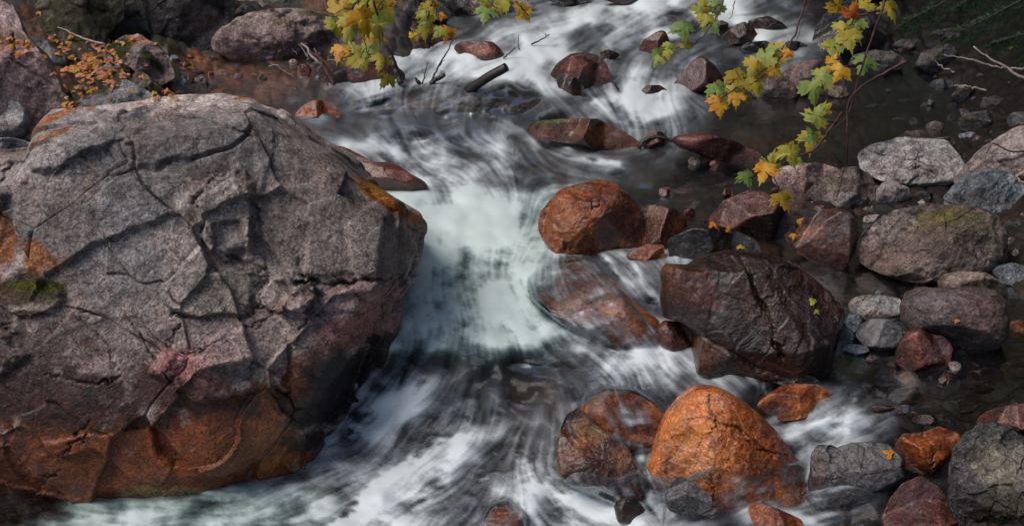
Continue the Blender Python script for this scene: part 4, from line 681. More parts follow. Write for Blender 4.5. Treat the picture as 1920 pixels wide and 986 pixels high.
# ------------------------------------------------------------ rocks, foreground right
bulk([
('orange_boulder', [(1214,872),(1222,840),(1236,800),(1248,772),(1270,745),(1298,724),(1322,722),(1346,726),(1375,740),(1404,757),(1440,790),(1472,826),(1500,872),(1512,905),(1490,945),(1420,965),(1330,965),(1262,925),(1222,900)], 'orange', 'bright orange wet boulder in the foreground', dict(cat='boulder', nf=0, ext=.15, step=2.2, smooth=2, rough=1.15, thick=.95, p=2.2, center=(1350,850), yb=930, back=.10, plates=.5,
   facets=[(1320,740,.5,-.05,-.3,1),(1290,830,.72,-.45,-.8,.4),(1390,820,.70,.45,-.7,.5),(1450,850,.5,.7,-.5,.45),(1340,880,.82,0,-.95,.25)],
   cracks=[([(1255,790),(1300,770),(1370,790),(1440,850)],3.5,.02),([(1310,840),(1330,900),(1310,940)],3,.02),([(1370,790),(1400,830),(1470,850)],3,.02),([(1320,730),(1330,790),(1300,830)],3,.02),([(1250,850),(1240,900)],3,.02)],
   paint=[(1260,860,30,60,10,(.34,.11,.015),.7),(1290,800,40,30,0,(.50,.17,.02),.5),(1420,790,60,30,35,(.26,.06,.014),.7),(1460,850,40,40,0,(.20,.055,.02),.7),(1370,760,40,20,20,(.30,.08,.02),.5), (1400,870,40,26,20,(.16,.045,.02),.7), (1310,860,20,50,5,(.55,.26,.12),.45), (1245,880,24,40,0,(.14,.04,.015),.7), (1430,800,30,14,40,(.12,.04,.02),.6), (1330,745,30,12,0,(.50,.22,.12),.5)])),  # darker blobs are brown stains; the palest ones are painted-in highlights
('rock', [(1418,757),(1440,738),(1465,724),(1492,718),(1540,722),(1563,742),(1546,770),(1492,784),(1455,786),(1430,772)], 'rust', 'wet rusty rock in shade just right of the bright orange boulder', dict(ext=.12, nf=4, rough=1.4, facets=[(1500,735,.4,0,0,1)], paint=[(1440,770,30,24,0,(.04,.015,.012),.8)])),
('rock', [(1519,905),(1523,850),(1535,834),(1562,834),(1572,840),(1600,830),(1640,828),(1665,832),(1690,852),(1694,890),(1672,932),(1600,952),(1530,934)], 'slate', 'dark slate rock with a small yellow leaf at the bottom right', dict(ext=.15, nf=4, step=2.4, rough=1.1, cracks=[([(1565,832),(1560,880),(1550,940)],4,.025)], facets=[(1620,840,.4,0,-.1,1),(1600,880,.7,0,-.95,.25)], paint=[(1535,880,16,50,0,(.06,.025,.015),.6),(1580,925,60,20,0,(.06,.035,.03),.6)])),
('rock', [(1678,835),(1695,812),(1730,812),(1762,800),(1802,814),(1800,850),(1792,892),(1740,885),(1690,872)], 'rust', 'wet red orange rock between the slate rock and the pale crusted boulder', dict(ext=.12, nf=5, rough=1.3, cracks=[([(1730,815),(1745,840),(1740,870)],4,.03)])),
('boulder', [(1788,880),(1795,840),(1815,815),(1842,798),(1872,794),(1905,806),(1950,830),(1990,880),(2000,1000),(1900,1040),(1820,1010),(1790,950)], 'darkgrey', 'dark boulder with a pale crusted face at the bottom right corner', dict(cat='boulder', ext=.1, nf=6, step=2.4, yb=1010, rough=1.3, paint=[(1870,870,50,60,20,(.24,.22,.17),.8),(1850,810,40,16,0,(.12,.13,.11),.7),(1880,960,70,60,0,(.045,.04,.02),.8)])),
('rock', [(1828,795),(1845,775),(1875,764),(1930,754),(1980,770),(1975,815),(1900,805),(1850,800)], 'redwet', 'low reddish rock behind the pale crusted boulder at the right edge', dict(ext=.1, nf=4, topc=(.22,.09,.08))),
('stone', [(1246,932),(1258,908),(1275,892),(1300,904),(1336,930),(1332,954),(1290,964),(1256,954)], 'slate', 'small grey pointed stone in front of the bright orange boulder', dict(cat='stone', ext=.15, nf=4, thick=.9, topc=(.13,.115,.12), back=-.1)),
('rock', [(1655,975),(1672,935),(1695,908),(1730,893),(1765,915),(1790,955),(1812,1010),(1770,1060),(1680,1050)], 'redwet', 'dark reddish rock rising from the bottom edge below the red orange rock', dict(ext=.05, nf=5, yb=1030, paint=[(1730,930,50,30,0,(.08,.04,.04),.6)])),
('rock', [(1402,955),(1412,942),(1440,945),(1470,958),(1505,975),(1515,1010),(1450,1020),(1415,995)], 'rust', 'brown rock at the bottom edge below the bright orange boulder', dict(ext=.05, nf=4, yb=1010)),
('boulder', [(1040,850),(1050,800),(1062,778),(1085,762),(1108,790),(1150,815),(1180,842),(1190,870),(1200,930),(1168,936),(1100,905),(1050,888)], 'brownwet', 'dark brown wet boulder left of the bright orange boulder', dict(cat='boulder', ext=.12, nf=3, lift=.04, step=2.4, rough=1.3, facets=[(1130,830,.5,.4,-.4,.8),(1100,880,.7,-.1,-.95,-.1)], paint=[(1110,810,30,16,20,(.20,.09,.025),.7),(1090,830,18,12,-30,(.24,.085,.03),.8),(1130,860,50,30,0,(.045,.018,.012),.7),(1165,850,20,30,20,(.16,.07,.03),.6)])),
('rock', [(1085,770),(1105,745),(1135,732),(1190,738),(1225,756),(1245,782),(1236,830),(1180,836),(1120,805)], 'rust', 'rust coloured rock under thin water behind the dark brown wet boulder', dict(ext=.1, nf=1, thick=.7, lift=.0, paint=[(1200,820,30,16,0,(.50,.20,.08),.9)])),
('rock', [(1150,950),(1165,930),(1190,930),(1210,955),(1190,980),(1160,978)], 'darkwet', 'small dark rock in the white water below the dark brown wet boulder', dict(ext=.1, nf=1, lift=-.0)),
('rock', [(712,828),(735,800),(770,782),(815,764),(838,757),(856,780),(846,800),(800,826),(745,836)], 'redwet', 'dark red rock showing through the white falls beside the huge boulder', dict(ext=.2, nf=3, thick=.5, lift=-.0, back=.14)),
('rock', [(905,985),(920,955),(950,945),(975,962),(980,1000),(940,1015)], 'rust', 'orange rock blurred under the rushing water at the bottom centre', dict(ext=.1, nf=2, thick=.6, lift=-.03)),
('rock', [(1700,790),(1720,778),(1760,775),(1790,786),(1760,798)], 'darkwet', 'low dark rock in the pool above the red orange rock', dict(ext=.1, nf=3, thick=.6)),
('rock', [(1440,715),(1460,700),(1500,698),(1530,708),(1545,722),(1500,730)], 'blackwet', 'black rock between the giant boulder and the wet rusty rock', dict(ext=.1, nf=4, thick=.7)),
('rock', [(700,15),(735,2),(790,-10),(830,5),(850,30),(800,42),(740,40)], 'darkgrey', 'dark rock on the far bank behind the yellow maple leaves', dict(ext=.1, nf=5)),
('rock', [(725,60),(750,42),(790,40),(835,52),(858,72),(820,84),(765,82)], 'brownwet', 'wet brown rock at the far water edge behind the yellow maple leaves', dict(ext=.1, nf=5)),
('boulder', [(860,8),(880,-12),(930,-25),(985,-10),(1000,12),(975,26),(910,28),(875,25)], 'pinkgrey', 'pinkish grey boulder at the top edge of the far bank', dict(cat='boulder', ext=.1, nf=5)),
('rock', [(800,0),(820,-20),(860,-15),(872,10),(850,22),(815,20)], 'slate', 'dark slate rock left of the pinkish grey boulder on the far bank', dict(ext=.1, nf=5)),
('rock', [(1010,-6),(1040,-20),(1090,-18),(1110,2),(1060,10)], 'blackwet', 'black rock at the top edge above the rapids', dict(ext=.1, nf=4)),
('rock', [(1120,-4),(1150,-25),(1215,-20),(1230,2),(1170,8)], 'darkwet', 'dark rock at the top edge right of the black rock', dict(ext=.1, nf=4)),
('rock', [(645,110),(665,95),(700,92),(730,110),(760,140),(740,165),(690,160),(655,150)], 'redwet', 'dark red rock under the hanging yellow leaves at the left of the rapids', dict(ext=.15, nf=5)),
('rock', [(590,130),(620,110),(650,112),(668,140),(650,160),(610,158)], 'darkwet', 'dark rock behind the broken branches', dict(ext=.1, nf=4)),
('rock', [(1560,-10),(1600,-40),(1680,-40),(1700,0),(1660,25),(1600,20)], 'blackwet', 'black boulder at the top edge behind the tall leafy twig', dict(ext=.1, nf=4)),
])
# drowned stones seen through the shallow water
SUB = [(400,170,16,6,'rust'),(430,158,13,5,'redwet'),(465,168,18,6,'greybrown'),(495,150,14,5,'rust'),(520,172,18,6,'redwet'),(545,160,13,5,'greybrown'),(360,165,12,6,'pink'),(420,140,20,9,'pink'),(455,140,12,5,'orange'),(480,125,14,4,'orange'),(505,135,15,5,'bluegrey'),(345,120,14,5,'redwet'),(395,108,12,4,'greybrown'),(370,135,14,5,'redwet'),(440,182,18,6,'darkwet'),(490,188,16,5,'greybrown'),
  (1620,690,36,20,'slate'),(1700,745,34,18,'darkwet'),(1760,720,44,24,'slate'),(1850,710,44,24,'darkwet'),(1900,690,24,16,'darkwet'),(1640,730,26,14,'darkwet'),(1800,760,34,12,'slate'),(1690,520,28,9,'brownwet'),(1610,530,32,9,'greybrown'),(1560,520,26,8,'brownwet'),(1910,620,26,22,'rust'),(1540,570-50,20,7,'slate'),
  (1330,330,34,9,'slate'),(1280,360,30,9,'redwet'),(1400,330,30,8,'darkwet'),(1250,380,24,8,'slate'),(1310,385,32,9,'brownwet'),(1360,350,26,7,'redwet'),(1640,200,22,5,'slate'),(1700,190,18,5,'darkgrey'),(1580,220,22,5,'darkwet'),(1690,225,20,5,'slate'),(1740,200,16,5,'brownwet')]
WORDS = {'rust':'rusty','redwet':'reddish','greybrown':'greyish brown','pink':'pink','orange':'orange','bluegrey':'bluish','darkwet':'very dark','slate':'slate','brownwet':'brown','darkgrey':'dark grey'}
for i, (x, y, rx, ry, pl) in enumerate(SUB):
    where = ('the shallow brook on the left', 'brook stones under water') if x < 700 else (('the calm shallows right of the pool', 'drowned stones right of the pool') if y < 450 and x < 1500 else (('the black water on the far right', 'drowned stones in the black water') if y < 300 else ('the dark pool on the right bank', 'drowned stones of the right bank')))
    rock('stone', ellipse_poly(x, y, rx, ry, seed=i+80), pl, '%s stone lying under water in %s' % (WORDS[pl], where[0]) , cat='stone', ext=.2, nf=2, step=3, yb=y+ry, under=True, group=where[1], thick=.6)

# small stones that fill the gaps, copied from six originals
def gap_stones(rects, n, size, label, group, pals, seed):
    rg = random.Random(seed); protos = []
    for k in range(n):
        x0, y0, x1, y1 = rg.choice(rects); x, y = rg.uniform(x0, x1), rg.uniform(y0, y1); sz = rg.uniform(*size)
        if k < 8:
            o = rock('stone', ellipse_poly(x, y, sz, sz*rg.uniform(.6, .85), 9, seed=seed+k), rg.choice(pals), label, cat='stone', ext=.15, nf=4, step=2.2, group=group, seed=seed+k); protos.append((o, sz, float((np.array(o.location) - C0) @ UZ)))
        else:
            p, s0, z0_ = rg.choice(protos); o = p.copy(); COL.objects.link(o); z = float(zb(np.array(x), np.array(y))); loc = at_z(np.array(x), np.array(y), z); zz = float((loc - C0) @ UZ)
            f = sz*zz / (s0*z0_); o.scale = (f, f*rg.uniform(.8, 1.1), f); o.rotation_euler = (rg.uniform(-.4, .4), rg.uniform(-.4, .4), rg.uniform(0, 6.28)); o.location = loc + np.array([0, 0, .25*sz/F*zz]); ROCKS[label + str(k)] = o
gap_stones([(1590,380,1920,560),(1590,520,1700,700),(1480,300,1800,420)], 80, (5, 14), 'small stone filling a gap between the boulders of the right bank', 'gap stones of the right bank', ['grey','greybrown','darkgrey','redwet','bluegrey','slate'], 500)
gap_stones([(1640,90,1920,240),(1780,200,1920,330)], 60, (5, 13), 'small dim stone scattered on the shaded bank under the conifer branches', 'stones of the shaded bank', ['darkgrey','slate','greybrown','purple'], 700)
gap_stones([(1580,640,1920,790)], 34, (8, 20), 'dark stone lying under water in the dark pool of the right bank', 'drowned stones of the pool bottom', ['slate','redwet','brownwet','greybrown'], 900)
gap_stones([(330,95,640,195)], 50, (5, 11), 'small reddish or grey stone on the bottom of the shallow brook on the left', 'stones of the brook bottom', ['redwet','pink','rust','bluegrey','greybrown','orange'], 1100)
gap_stones([(1230,300,1480,470)], 30, (7, 15), 'small brown stone on the bottom of the calm shallows', 'stones of the calm shallows', ['slate','redwet','brownwet','greybrown'], 1300)
# ------------------------------------------------------------ foam that gathers where moving water meets stone
from mathutils.bvhtree import BVHTree
_v = []; _f = []
for o in ROCKS.values():
    if len(o.data.vertices) < 900 or o.scale[0] != 1: continue
    n0 = len(_v); co = np.empty(len(o.data.vertices)*3, np.float32); o.data.vertices.foreach_get('co', co); co = co.reshape(-1, 3) + np.array(o.location); _v.extend(map(tuple, co.tolist())); _f.extend([tuple(i + n0 for i in p.vertices) for p in o.data.polygons])
BV = BVHTree.FromPolygons(_v, _f); del _v, _f
nys, nxs = len(ys), len(xs); WPT = Pw_.reshape(nys, nxs, 3); dist_ = np.full((nys, nxs), .3)
rap = (1 - calm)[IY, IX]
for j in range(50, nys - 91, 3):
    for i in range(88, nxs - 90, 3):
        if rap[j, i] > .15:
            h_ = BV.find_nearest(Vector(WPT[j, i]), .14)
            if h_[0] is not None: dist_[j-1:j+2, i-1:i+2] = h_[3]
# thin sheets of water that run over low rocks
VEIL = [('sloping orange boulder', lambda x, y: (1 - sstep(-30, 40, (x - 1150) + .9*(560 - y))) ), ('long brown ledge', lambda x, y: np.ones_like(x)), ('dark red rock showing through', lambda x, y: np.ones_like(x)),
        ('rust coloured rock under thin', lambda x, y: sstep(1100, 1140, x)), ('orange rock blurred under', lambda x, y: np.ones_like(x)), ('nearly drowned rock', lambda x, y: np.ones_like(x)),
        ('bright orange wet boulder', lambda x, y: sstep(880, 925, y + .06*(x - 1350) + 9*math.sin(x/23.))), ('dark brown wet boulder left', lambda x, y: sstep(885, 930, y + 6*math.sin(x/17.))), ('dark slate rock', lambda x, y: sstep(915, 945, y + 5*math.sin(x/19.))), ('red brown rock ledge', lambda x, y: sstep(372, 390, y))]
tcur = np.linalg.norm(WPT - C0, axis=2); rise = np.zeros_like(tcur); veil = np.zeros_like(tcur)
for key, wf in VEIL:
    o = [q_ for l_, q_ in ROCKS.items() if l_.startswith(key)][0]; n_ = len(o.data.vertices); co = np.empty(n_*3, np.float32); o.data.vertices.foreach_get('co', co); co = co.reshape(-1, 3) + np.array(o.location)
    bv = BVHTree.FromPolygons([tuple(c) for c in co.tolist()], [tuple(p.vertices) for p in o.data.polygons]); rel = co - C0; zz = rel @ UZ; qx = PW/2 + F*(rel @ UX)/zz; qy = PH/2 - F*(rel @ UY)/zz
    js = np.where((ys > qy.min()) & (ys < qy.max()))[0]; is_ = np.where((xs > qx.min()) & (xs < qx.max()))[0]
    for j in js:
        for i in is_:
            d = Vector(ray(xs[i], ys[j])); d.normalize(); r_h = bv.ray_cast(Vector(C0), d)
            if r_h[0] is not None and r_h[3] - .02 < tcur[j, i]: rise[j, i] = max(rise[j, i], (tcur[j, i] - r_h[3] + .018)) if wf(np.array(float(xs[i])), np.array(float(ys[j]))) > .02 else rise[j, i]; veil[j, i] = max(veil[j, i], float(wf(np.array(float(xs[i])), np.array(float(ys[j])))))
def grow(M, k):
    for _ in range(k): M = np.maximum.reduce([M, np.roll(M, 1, 0), np.roll(M, -1, 0), np.roll(M, 1, 1), np.roll(M, -1, 1)])
    return M
has = (rise > 0).astype(float); rise = blur(grow(rise, 5), 2); veil = grow(veil, 5); rise *= sstep(0, .35, veil); vf = blur(veil, 4)
dirs = (WPT - C0) / tcur[..., None]; WPT = WPT - dirs*rise[..., None]; water.data.vertices.foreach_set('co', WPT.reshape(-1).astype(np.float32)); water.data.update()
dist_ = blur(dist_, 3); dist_ = dist_*(1 - vf) + .2*vf; FA = foam[IY, IX]; NL = (.5 + .32*L2 + .2*L3 + .6*BN)[IY, IX]
FA = np.clip(FA + rap*np.clip(NL, 0, 1.3)*.46*np.exp(-(np.maximum(dist_ - .01, 0)/.05)**1.3)*(1 - FA), 0, 1)
FA = FA*(1 - vf) + vf*np.clip(-.02 + .07*L2 + .07*L1 + .05*L3 + .55*BN + .42*f0, .01, .6)[IY, IX]
a_ = water.data.attributes.new('thin', 'FLOAT', 'POINT'); a_.data.foreach_set('value', np.maximum(vf, .95*(sstep(300, 340, XS)*(1 - sstep(560, 680, XS))*(1 - sstep(185, 215, YS)) ) + .35*sstep(1250, 1400, XS)*sstep(100, 200, YS)).clip(0, 1).ravel().astype(np.float32))
water.data.attributes['foam'].data.foreach_set('value', FA.ravel().astype(np.float32))

# ------------------------------------------------------------ leaves, twigs, branches
bpy.context.view_layer.update()
DG = bpy.context.evaluated_depsgraph_get()
def hit(px, py, skip=('water',)):
    d = Vector(ray(px, py)); d.normalize(); o = Vector(C0)
    for _ in range(6):
        ok, loc, nrm, idx, ob, mt = SC.ray_cast(DG, o, d)
        if not ok: return None, None
        if ob.name in skip: o = loc + d*.002; continue
        return loc, (nrm if nrm.dot(d) < 0 else -nrm)
    return None, None
LOBES = [(0, -.06), (.04, 0), (.20, -.06), (.33, -.04), (.30, .06), (.47, .10), (.40, .17), (.52, .30), (.38, .30), (.40, .38), (.27, .34), (.17, .32), (.21, .48), (.14, .50), (.13, .66), (.05, .66), (0, .88)]
def leaf_shape(size, seed, curl=.42):
    rr = np.random.default_rng(seed); V = [(0, 0, 0), (0, .3, 0), (0, .6, 0)]
    Rt = [(x*rr.uniform(.92, 1.08), y*rr.uniform(.95, 1.05)) for x, y in LOBES]; n = len(Rt); L_ = [(-x*rr.uniform(.9, 1.1), y*rr.uniform(.95, 1.05)) for x, y in Rt[1:-1]]
    ring = Rt + L_[::-1]; k0 = 3
    for x, y in ring: V.append((x, y, 0))
    for x, y in ring: V.append((x*.5, y*.5 + .12, 0))      # inner ring
    m = len(ring); Fc = []
    for i in range(m):
        j = (i+1) % m; Fc.append((k0+i, k0+j, k0+m+j)); Fc.append((k0+i, k0+m+j, k0+m+i)); Fc.append((k0+m+i, k0+m+j, 1))
    out = []
    a, b, c_ = rr.uniform(-curl, curl, 3)
    for i, (x, y, z) in enumerate(V):
        fold = .22*abs(x) ; z = -fold*.9 + curl*.9*(-(x*x)*1.3 - (y-.2)**2*.8) + a*x*y + b*.4*y*y + .03*math.sin(9*x + 7*y + seed)
        out.append((x*size, (y)*size, z*size))
    return out[:], [f for f in Fc]
def leaf_mat(name, c1, c2, c3, tr=.35):
    m, nt = nodes(name); L = nt.links.new; out = N(nt, 'ShaderNodeOutputMaterial'); tc = N(nt, 'ShaderNodeTexCoord').outputs['Object']
    info = N(nt, 'ShaderNodeObjectInfo').outputs['Random']
    ofs = N(nt, 'ShaderNodeVectorMath', operation='ADD'); L(tc, ofs.inputs[0]); cb = N(nt, 'ShaderNodeCombineXYZ'); L(math_(nt, 'MULTIPLY', info, 9.), cb.inputs[0]); L(cb.outputs[0], ofs.inputs[1])
    n = N(nt, 'ShaderNodeTexNoise', Scale=26, Detail=4, Roughness=.6); L(ofs.outputs[0], n.inputs['Vector'])
    c = ramp(nt, math_(nt, 'ADD', n.outputs['Fac'], math_(nt, 'MULTIPLY', math_(nt, 'SUBTRACT', info, .5), .3)), [(.3, c1), (.5, c2), (.7, c3)]).outputs[0]
    n2 = N(nt, 'ShaderNodeTexNoise', Scale=90, Detail=3); L(ofs.outputs[0], n2.inputs['Vector'])
    c = mixrgb(nt, 'MIX', ramp(nt, n2.outputs['Fac'], [(.62, (0,)*3), (.72, (.7,)*3)]).outputs[0], c, (.10, .035, .01))
    b = N(nt, 'ShaderNodeBsdfPrincipled', Roughness=.5); b.inputs['Specular IOR Level'].default_value = .35; L(c, b.inputs['Base Color']); t = N(nt, 'ShaderNodeBsdfTranslucent'); L(c, t.inputs[0])
    wv = N(nt, 'ShaderNodeTexWave', Scale=22, Distortion=1.5); L(tc, wv.inputs['Vector']); bp = N(nt, 'ShaderNodeBump', Strength=.12, Distance=.003); L(wv.outputs['Fac'], bp.inputs['Height']); L(bp.outputs[0], b.inputs['Normal'])
    mx = N(nt, 'ShaderNodeMixShader'); mx.inputs[0].default_value = tr; L(b.outputs[0], mx.inputs[1]); L(t.outputs[0], mx.inputs[2]); L(mx.outputs[0], out.inputs[0]); return m
LM = dict(y=leaf_mat('yellow_leaf', (.44, .26, .02), (.40, .33, .035), (.25, .28, .045)), o=leaf_mat('orange_leaf', (.50, .12, .03), (.62, .26, .04), (.60, .36, .05)),
          g=leaf_mat('green_leaf', (.14, .23, .05), (.21, .31, .08), (.34, .34, .07)), m=leaf_mat('mottled_leaf', (.24, .30, .06), (.38, .34, .05), (.46, .29, .03)),
          r=leaf_mat('rusty_litter', (.30, .09, .03), (.50, .19, .08), (.60, .33, .18), .15), d=leaf_mat('gold_leaf', (.55, .20, .015), (.62, .34, .02), (.50, .36, .03)))
def branch(label, stems, leaves, Z, zvar=.12, mat=M_TWIG, group='maple twigs hanging over the stream', r0=.004, smul=1.0, seed=1):
    rr = np.random.default_rng(seed)
    Sp = [resample([(x, y, Z + rr.uniform(-zvar, zvar)*.3) for x, y in s], 26, 0) for s in stems]
    root = empty('maple_branch', at_depth(Sp[0][0, 0], Sp[0][0, 1], Sp[0][0, 2])); tag(root, label, 'branch', group)
    O = np.array(root.location); pts_all = []
    for s in Sp:
        w3 = at_depth(s[:, 0], s[:, 1], s[:, 2]) - O; pts_all.append(np.concatenate([w3, s[:, :2]], 1))
        w3[1:-1] += rr.normal(size=w3[1:-1].shape)*.0016
        V, Fc = tube(w3, np.linspace(r0, r0*.35, len(w3)), 7); mesh_obj('stem', V, Fc, mat, root)
    A = np.concatenate(pts_all)
    for i, (x, y, sz, c) in enumerate(leaves):
        z = Z + rr.uniform(-zvar, zvar); ctr = at_depth(x, y, z) - O; size = sz*z/F * 1.0 * smul
        k = np.argmin(np.hypot(A[:, 3]-x, A[:, 4]-y)); bp_ = A[k, :3]
        dirv = ctr - bp_; dd = np.array([dirv @ UX, dirv @ UY]); nrm = np.linalg.norm(dd)
        ang = math.atan2(dd[1], dd[0]) if nrm > .3*size else -math.pi/2
        ang = ang*.5 + (-math.pi/2 if abs(ang + math.pi/2) < math.pi else 0)*.5 if nrm > .3*size else ang
        ang += rr.uniform(-.6, .6)
        tip = UX*math.cos(ang) + UY*math.sin(ang); n_ = -UZ*rr.uniform(.55, 1) + np.array([0, 0, 1])*rr.uniform(.2, .8) + UX*rr.uniform(-.45, .45)
        tip = tip + UZ*rr.uniform(-.35, .2); tip /= np.linalg.norm(tip); n_ -= tip*(n_ @ tip); n_ /= np.linalg.norm(n_); sx = np.cross(tip, n_)
        V, Fc = leaf_shape(size, seed*100 + i); base = ctr - tip*size*.38
        V = [np.array(v) for v in V]; Vw = [v[0]*sx + v[1]*tip + v[2]*n_ for v in V]
        lf = mesh_obj('leaf', Vw, Fc, LM[c], root); lf.location = base
        pm = (base + bp_)/2 + np.array([0, 0, .01]); 
        if np.linalg.norm(base - bp_) < .25:
            Vp, Fp = tube(resample([bp_-base, pm-base, np.zeros(3)], 6), [r0*.3]*6, 5); mesh_obj('leaf_stalk', Vp, Fp, mat, lf)
    return root
branch('densest cluster of yellow maple leaves, hanging at the top left of the rapids', [[(700,-60),(690,0),(682,60),(690,110)],[(690,-40),(660,20),(650,70)],[(700,0),(712,50),(722,110),(722,140)]],
  [(645,8,66,'m'),(668,22,76,'y'),(700,8,66,'m'),(722,2,40,'y'),(636,42,55,'y'),(655,58,70,'m'),(684,42,70,'d'),(708,52,72,'m'),(690,72,60,'y'),(664,94,60,'y'),(686,104,58,'m'),(634,100,46,'o'),(652,104,44,'y'),(714,118,44,'y'),(722,152,42,'y'),(680,0,60,'m'),(672,120,36,'y'),(728,16,44,'y')], 4.2, seed=3)
branch('small yellow maple twig at the top, between the dense cluster and the far bank boulder', [[(820,-60),(812,0),(800,40),(800,70)],[(812,0),(822,40),(836,62)]],
  [(805,20,40,'y'),(796,36,50,'m'),(806,44,40,'y'),(797,64,36,'m'),(778,66,26,'d'),(822,62,36,'y'),(838,66,38,'d'),(812,14,36,'y'),(832,30,22,'o')], 4.6, seed=4)
branch('little green and yellow maple twig at the top edge over the far bank', [[(960,-60),(955,-10),(930,15)],[(955,-10),(975,12),(990,30)]], [(910,28,50,'g'),(946,8,50,'m'),(940,16,36,'y'),(972,18,34,'y'),(986,30,38,'d'),(912,2,30,'m')], 4.6, seed=5)
branch('thin maple twig over the far channel, green leaves at its left end', [[(1375,-50),(1350,20),(1335,45),(1318,70),(1290,92)],[(1335,40),(1300,62),(1285,62)]],
  [(1318,8,46,'m'),(1345,4,46,'g'),(1325,34,42,'y'),(1338,52,40,'g'),(1322,40,34,'y'),(1282,60,54,'g'),(1288,80,30,'m'),(1350,16,34,'g')], 4.4, seed=6)
branch('three tiny green maple leaves on a twig end above the red rock', [[(1300,80),(1265,92),(1240,104)]], [(1240,104,38,'g'),(1253,91,30,'y'),(1231,116,32,'g'),(1251,104,26,'y')], 4.4, seed=7, r0=.0025)
branch('long slanting maple twig with yellow leaves over the pyramid shaped boulder', [[(1525,-50),(1505,20),(1480,92),(1452,118),(1405,150),(1362,180)],[(1470,100),(1440,135),(1395,165)]],
  [(1440,97,56,'g'),(1458,86,44,'m'),(1447,116,58,'y'),(1412,132,56,'m'),(1432,138,48,'y'),(1458,134,36,'d'),(1386,150,56,'y'),(1402,162,36,'m'),(1420,170,42,'y'),(1352,172,56,'g'),(1376,180,50,'m'),(1346,196,44,'o'),(1350,208,38,'d'),(1380,188,38,'d'),(1475,104,30,'d'),(1366,168,42,'m'),(1338,200,34,'y')], 4.1, seed=8)
branch('longest maple branch on the right, hanging from the top edge down to the grey boulders', [[(1670,-60),(1655,20),(1636,70),(1618,118),(1606,160),(1592,215),(1560,245),(1535,262)],[(1700,115),(1650,142),(1610,165),(1585,200),(1590,250),(1586,310),(1568,370)],[(1618,118),(1575,130),(1535,150)],[(1580,210),(1530,280),(1480,300),(1410,335)],[(1650,20),(1610,30),(1580,60)]],
  [(1572,6,48,'y'),(1600,18,44,'o'),(1625,2,40,'y'),(1672,22,54,'m'),(1604,50,44,'g'),(1578,64,52,'y'),(1592,78,54,'m'),(1560,92,46,'y'),(1562,108,36,'d'),(1618,126,54,'g'),(1572,140,46,'d'),(1533,150,58,'g'),(1528,176,64,'g'),(1588,142,34,'y'),(1536,212,60,'m'),(1521,250,38,'g'),(1520,270,56,'m'),(1486,291,60,'m'),(1446,300,50,'y'),(1430,326,54,'d'),(1404,337,46,'g'),(1472,378,54,'y'),(1578,84,48,'g'),(1608,66,44,'y'),(1552,200,28,'y'),(1500,302,36,'m'),(1556,138,36,'y')], 3.7, seed=9, r0=.0042)
branch('bare thin twig hanging into the top edge over the far white water', [[(1380,-60),(1378,0),(1374,28),(1366,36)]], [], 4.2, seed=10, r0=.0025)
branch('bare thin twig slanting down beside the black boulder', [[(1545,-60),(1515,10),(1500,60),(1485,92)]], [], 4.3, seed=11, r0=.0022)

# fallen leaves resting on stones and litter
def small_leaf(name, px, py, sz, c, label, group=None, cat='leaf', flat=.5, skip=('water',)):
    loc, nrm = hit(px, py, skip)
    if loc is None: return None
    rr = random.Random(int(px*13+py*7)); Z = (np.array(loc) - C0) @ UZ; size = sz*Z/F*1.1
    n_ = np.array(nrm)*flat + np.array([rr.uniform(-.4, .4), rr.uniform(-.5, .1), 1.])*(1-flat); n_ /= np.linalg.norm(n_); a = rr.uniform(0, 6.28); t = np.array([math.cos(a), math.sin(a), 0]); t -= n_*(t @ n_); t /= np.linalg.norm(t); s = np.cross(t, n_)
    V, Fc = leaf_shape(size, rr.randint(0, 9999), .5); V = [v[0]*s + (v[1]-.35*size)*t + v[2]*n_ for v in map(np.array, V)]
    o = mesh_obj(name, V, Fc, LM[c]); o.location = np.array(loc) + n_*(.004 + .10*size); tag(o, label, cat, group); return o
for x, y, s, c, l in [(1521,565,20,'m','pale yellow leaf stuck high on the giant dark brown boulder'), (1532,586,14,'y','smaller cream leaf just below the pale one on the giant dark brown boulder'), (1664,850,24,'d','bright yellow leaf on the dark slate rock'),
   (1657,662,30,'o','orange leaf at the left foot of the angular reddish rock'), (1668,684,20,'o','lower orange leaf at the left foot of the angular reddish rock'), (1650,778,18,'y','small yellow leaf in the right pool'), (1755,145,10,'y','yellow leaf on the shaded water edge'),
   (1700,704,34,'d','long yellow brown leaf lying under the angular reddish rock'), (1895,92,14,'y','tiny yellow leaf under the conifer branches'), (1500,415,20,'o','orange leaf against the dark wet block'), (1488,445,16,'o','small orange leaf at the left corner of the dark wet block'),
   (1340,424,24,'o','orange leaf on top of the black glistening rock'), (1365,430,18,'o','second orange leaf on the black glistening rock'), (1388,462,16,'d','yellow leaf fragment low on the black glistening rock'), (1272,282,14,'o','orange leaf caught at the crooked root'), (360,125,26,'d','bright orange leaf in the shallow brook'),
   (478,143,16,'d','yellow orange leaf in the brook below the broad pinkish boulder'), (510,118,18,'d','yellow leaf at the foot of the broad pinkish boulder'), (250,72,12,'o','orange leaf on top of the upright mossy rock'), (292,82,10,'o','orange leaf on the right edge of the upright mossy rock'), (75,24,16,'o','pinkish leaf on the mossy top left boulder'),
   (98,72,16,'r','rusty leaf behind the tall pink boulder'), (33,105,18,'o','orange leaf on the ledge of the tall pink boulder'), (210,78,8,'y','tiny yellow leaf behind the moss of the upright rock'), (1795,602,12,'o','orange leaf right of the big oval boulder'), (1520,270+20,1,'y','')]:
    if l: small_leaf('fallen_leaf', x, y, s, c, l)
rr = random.Random(5)
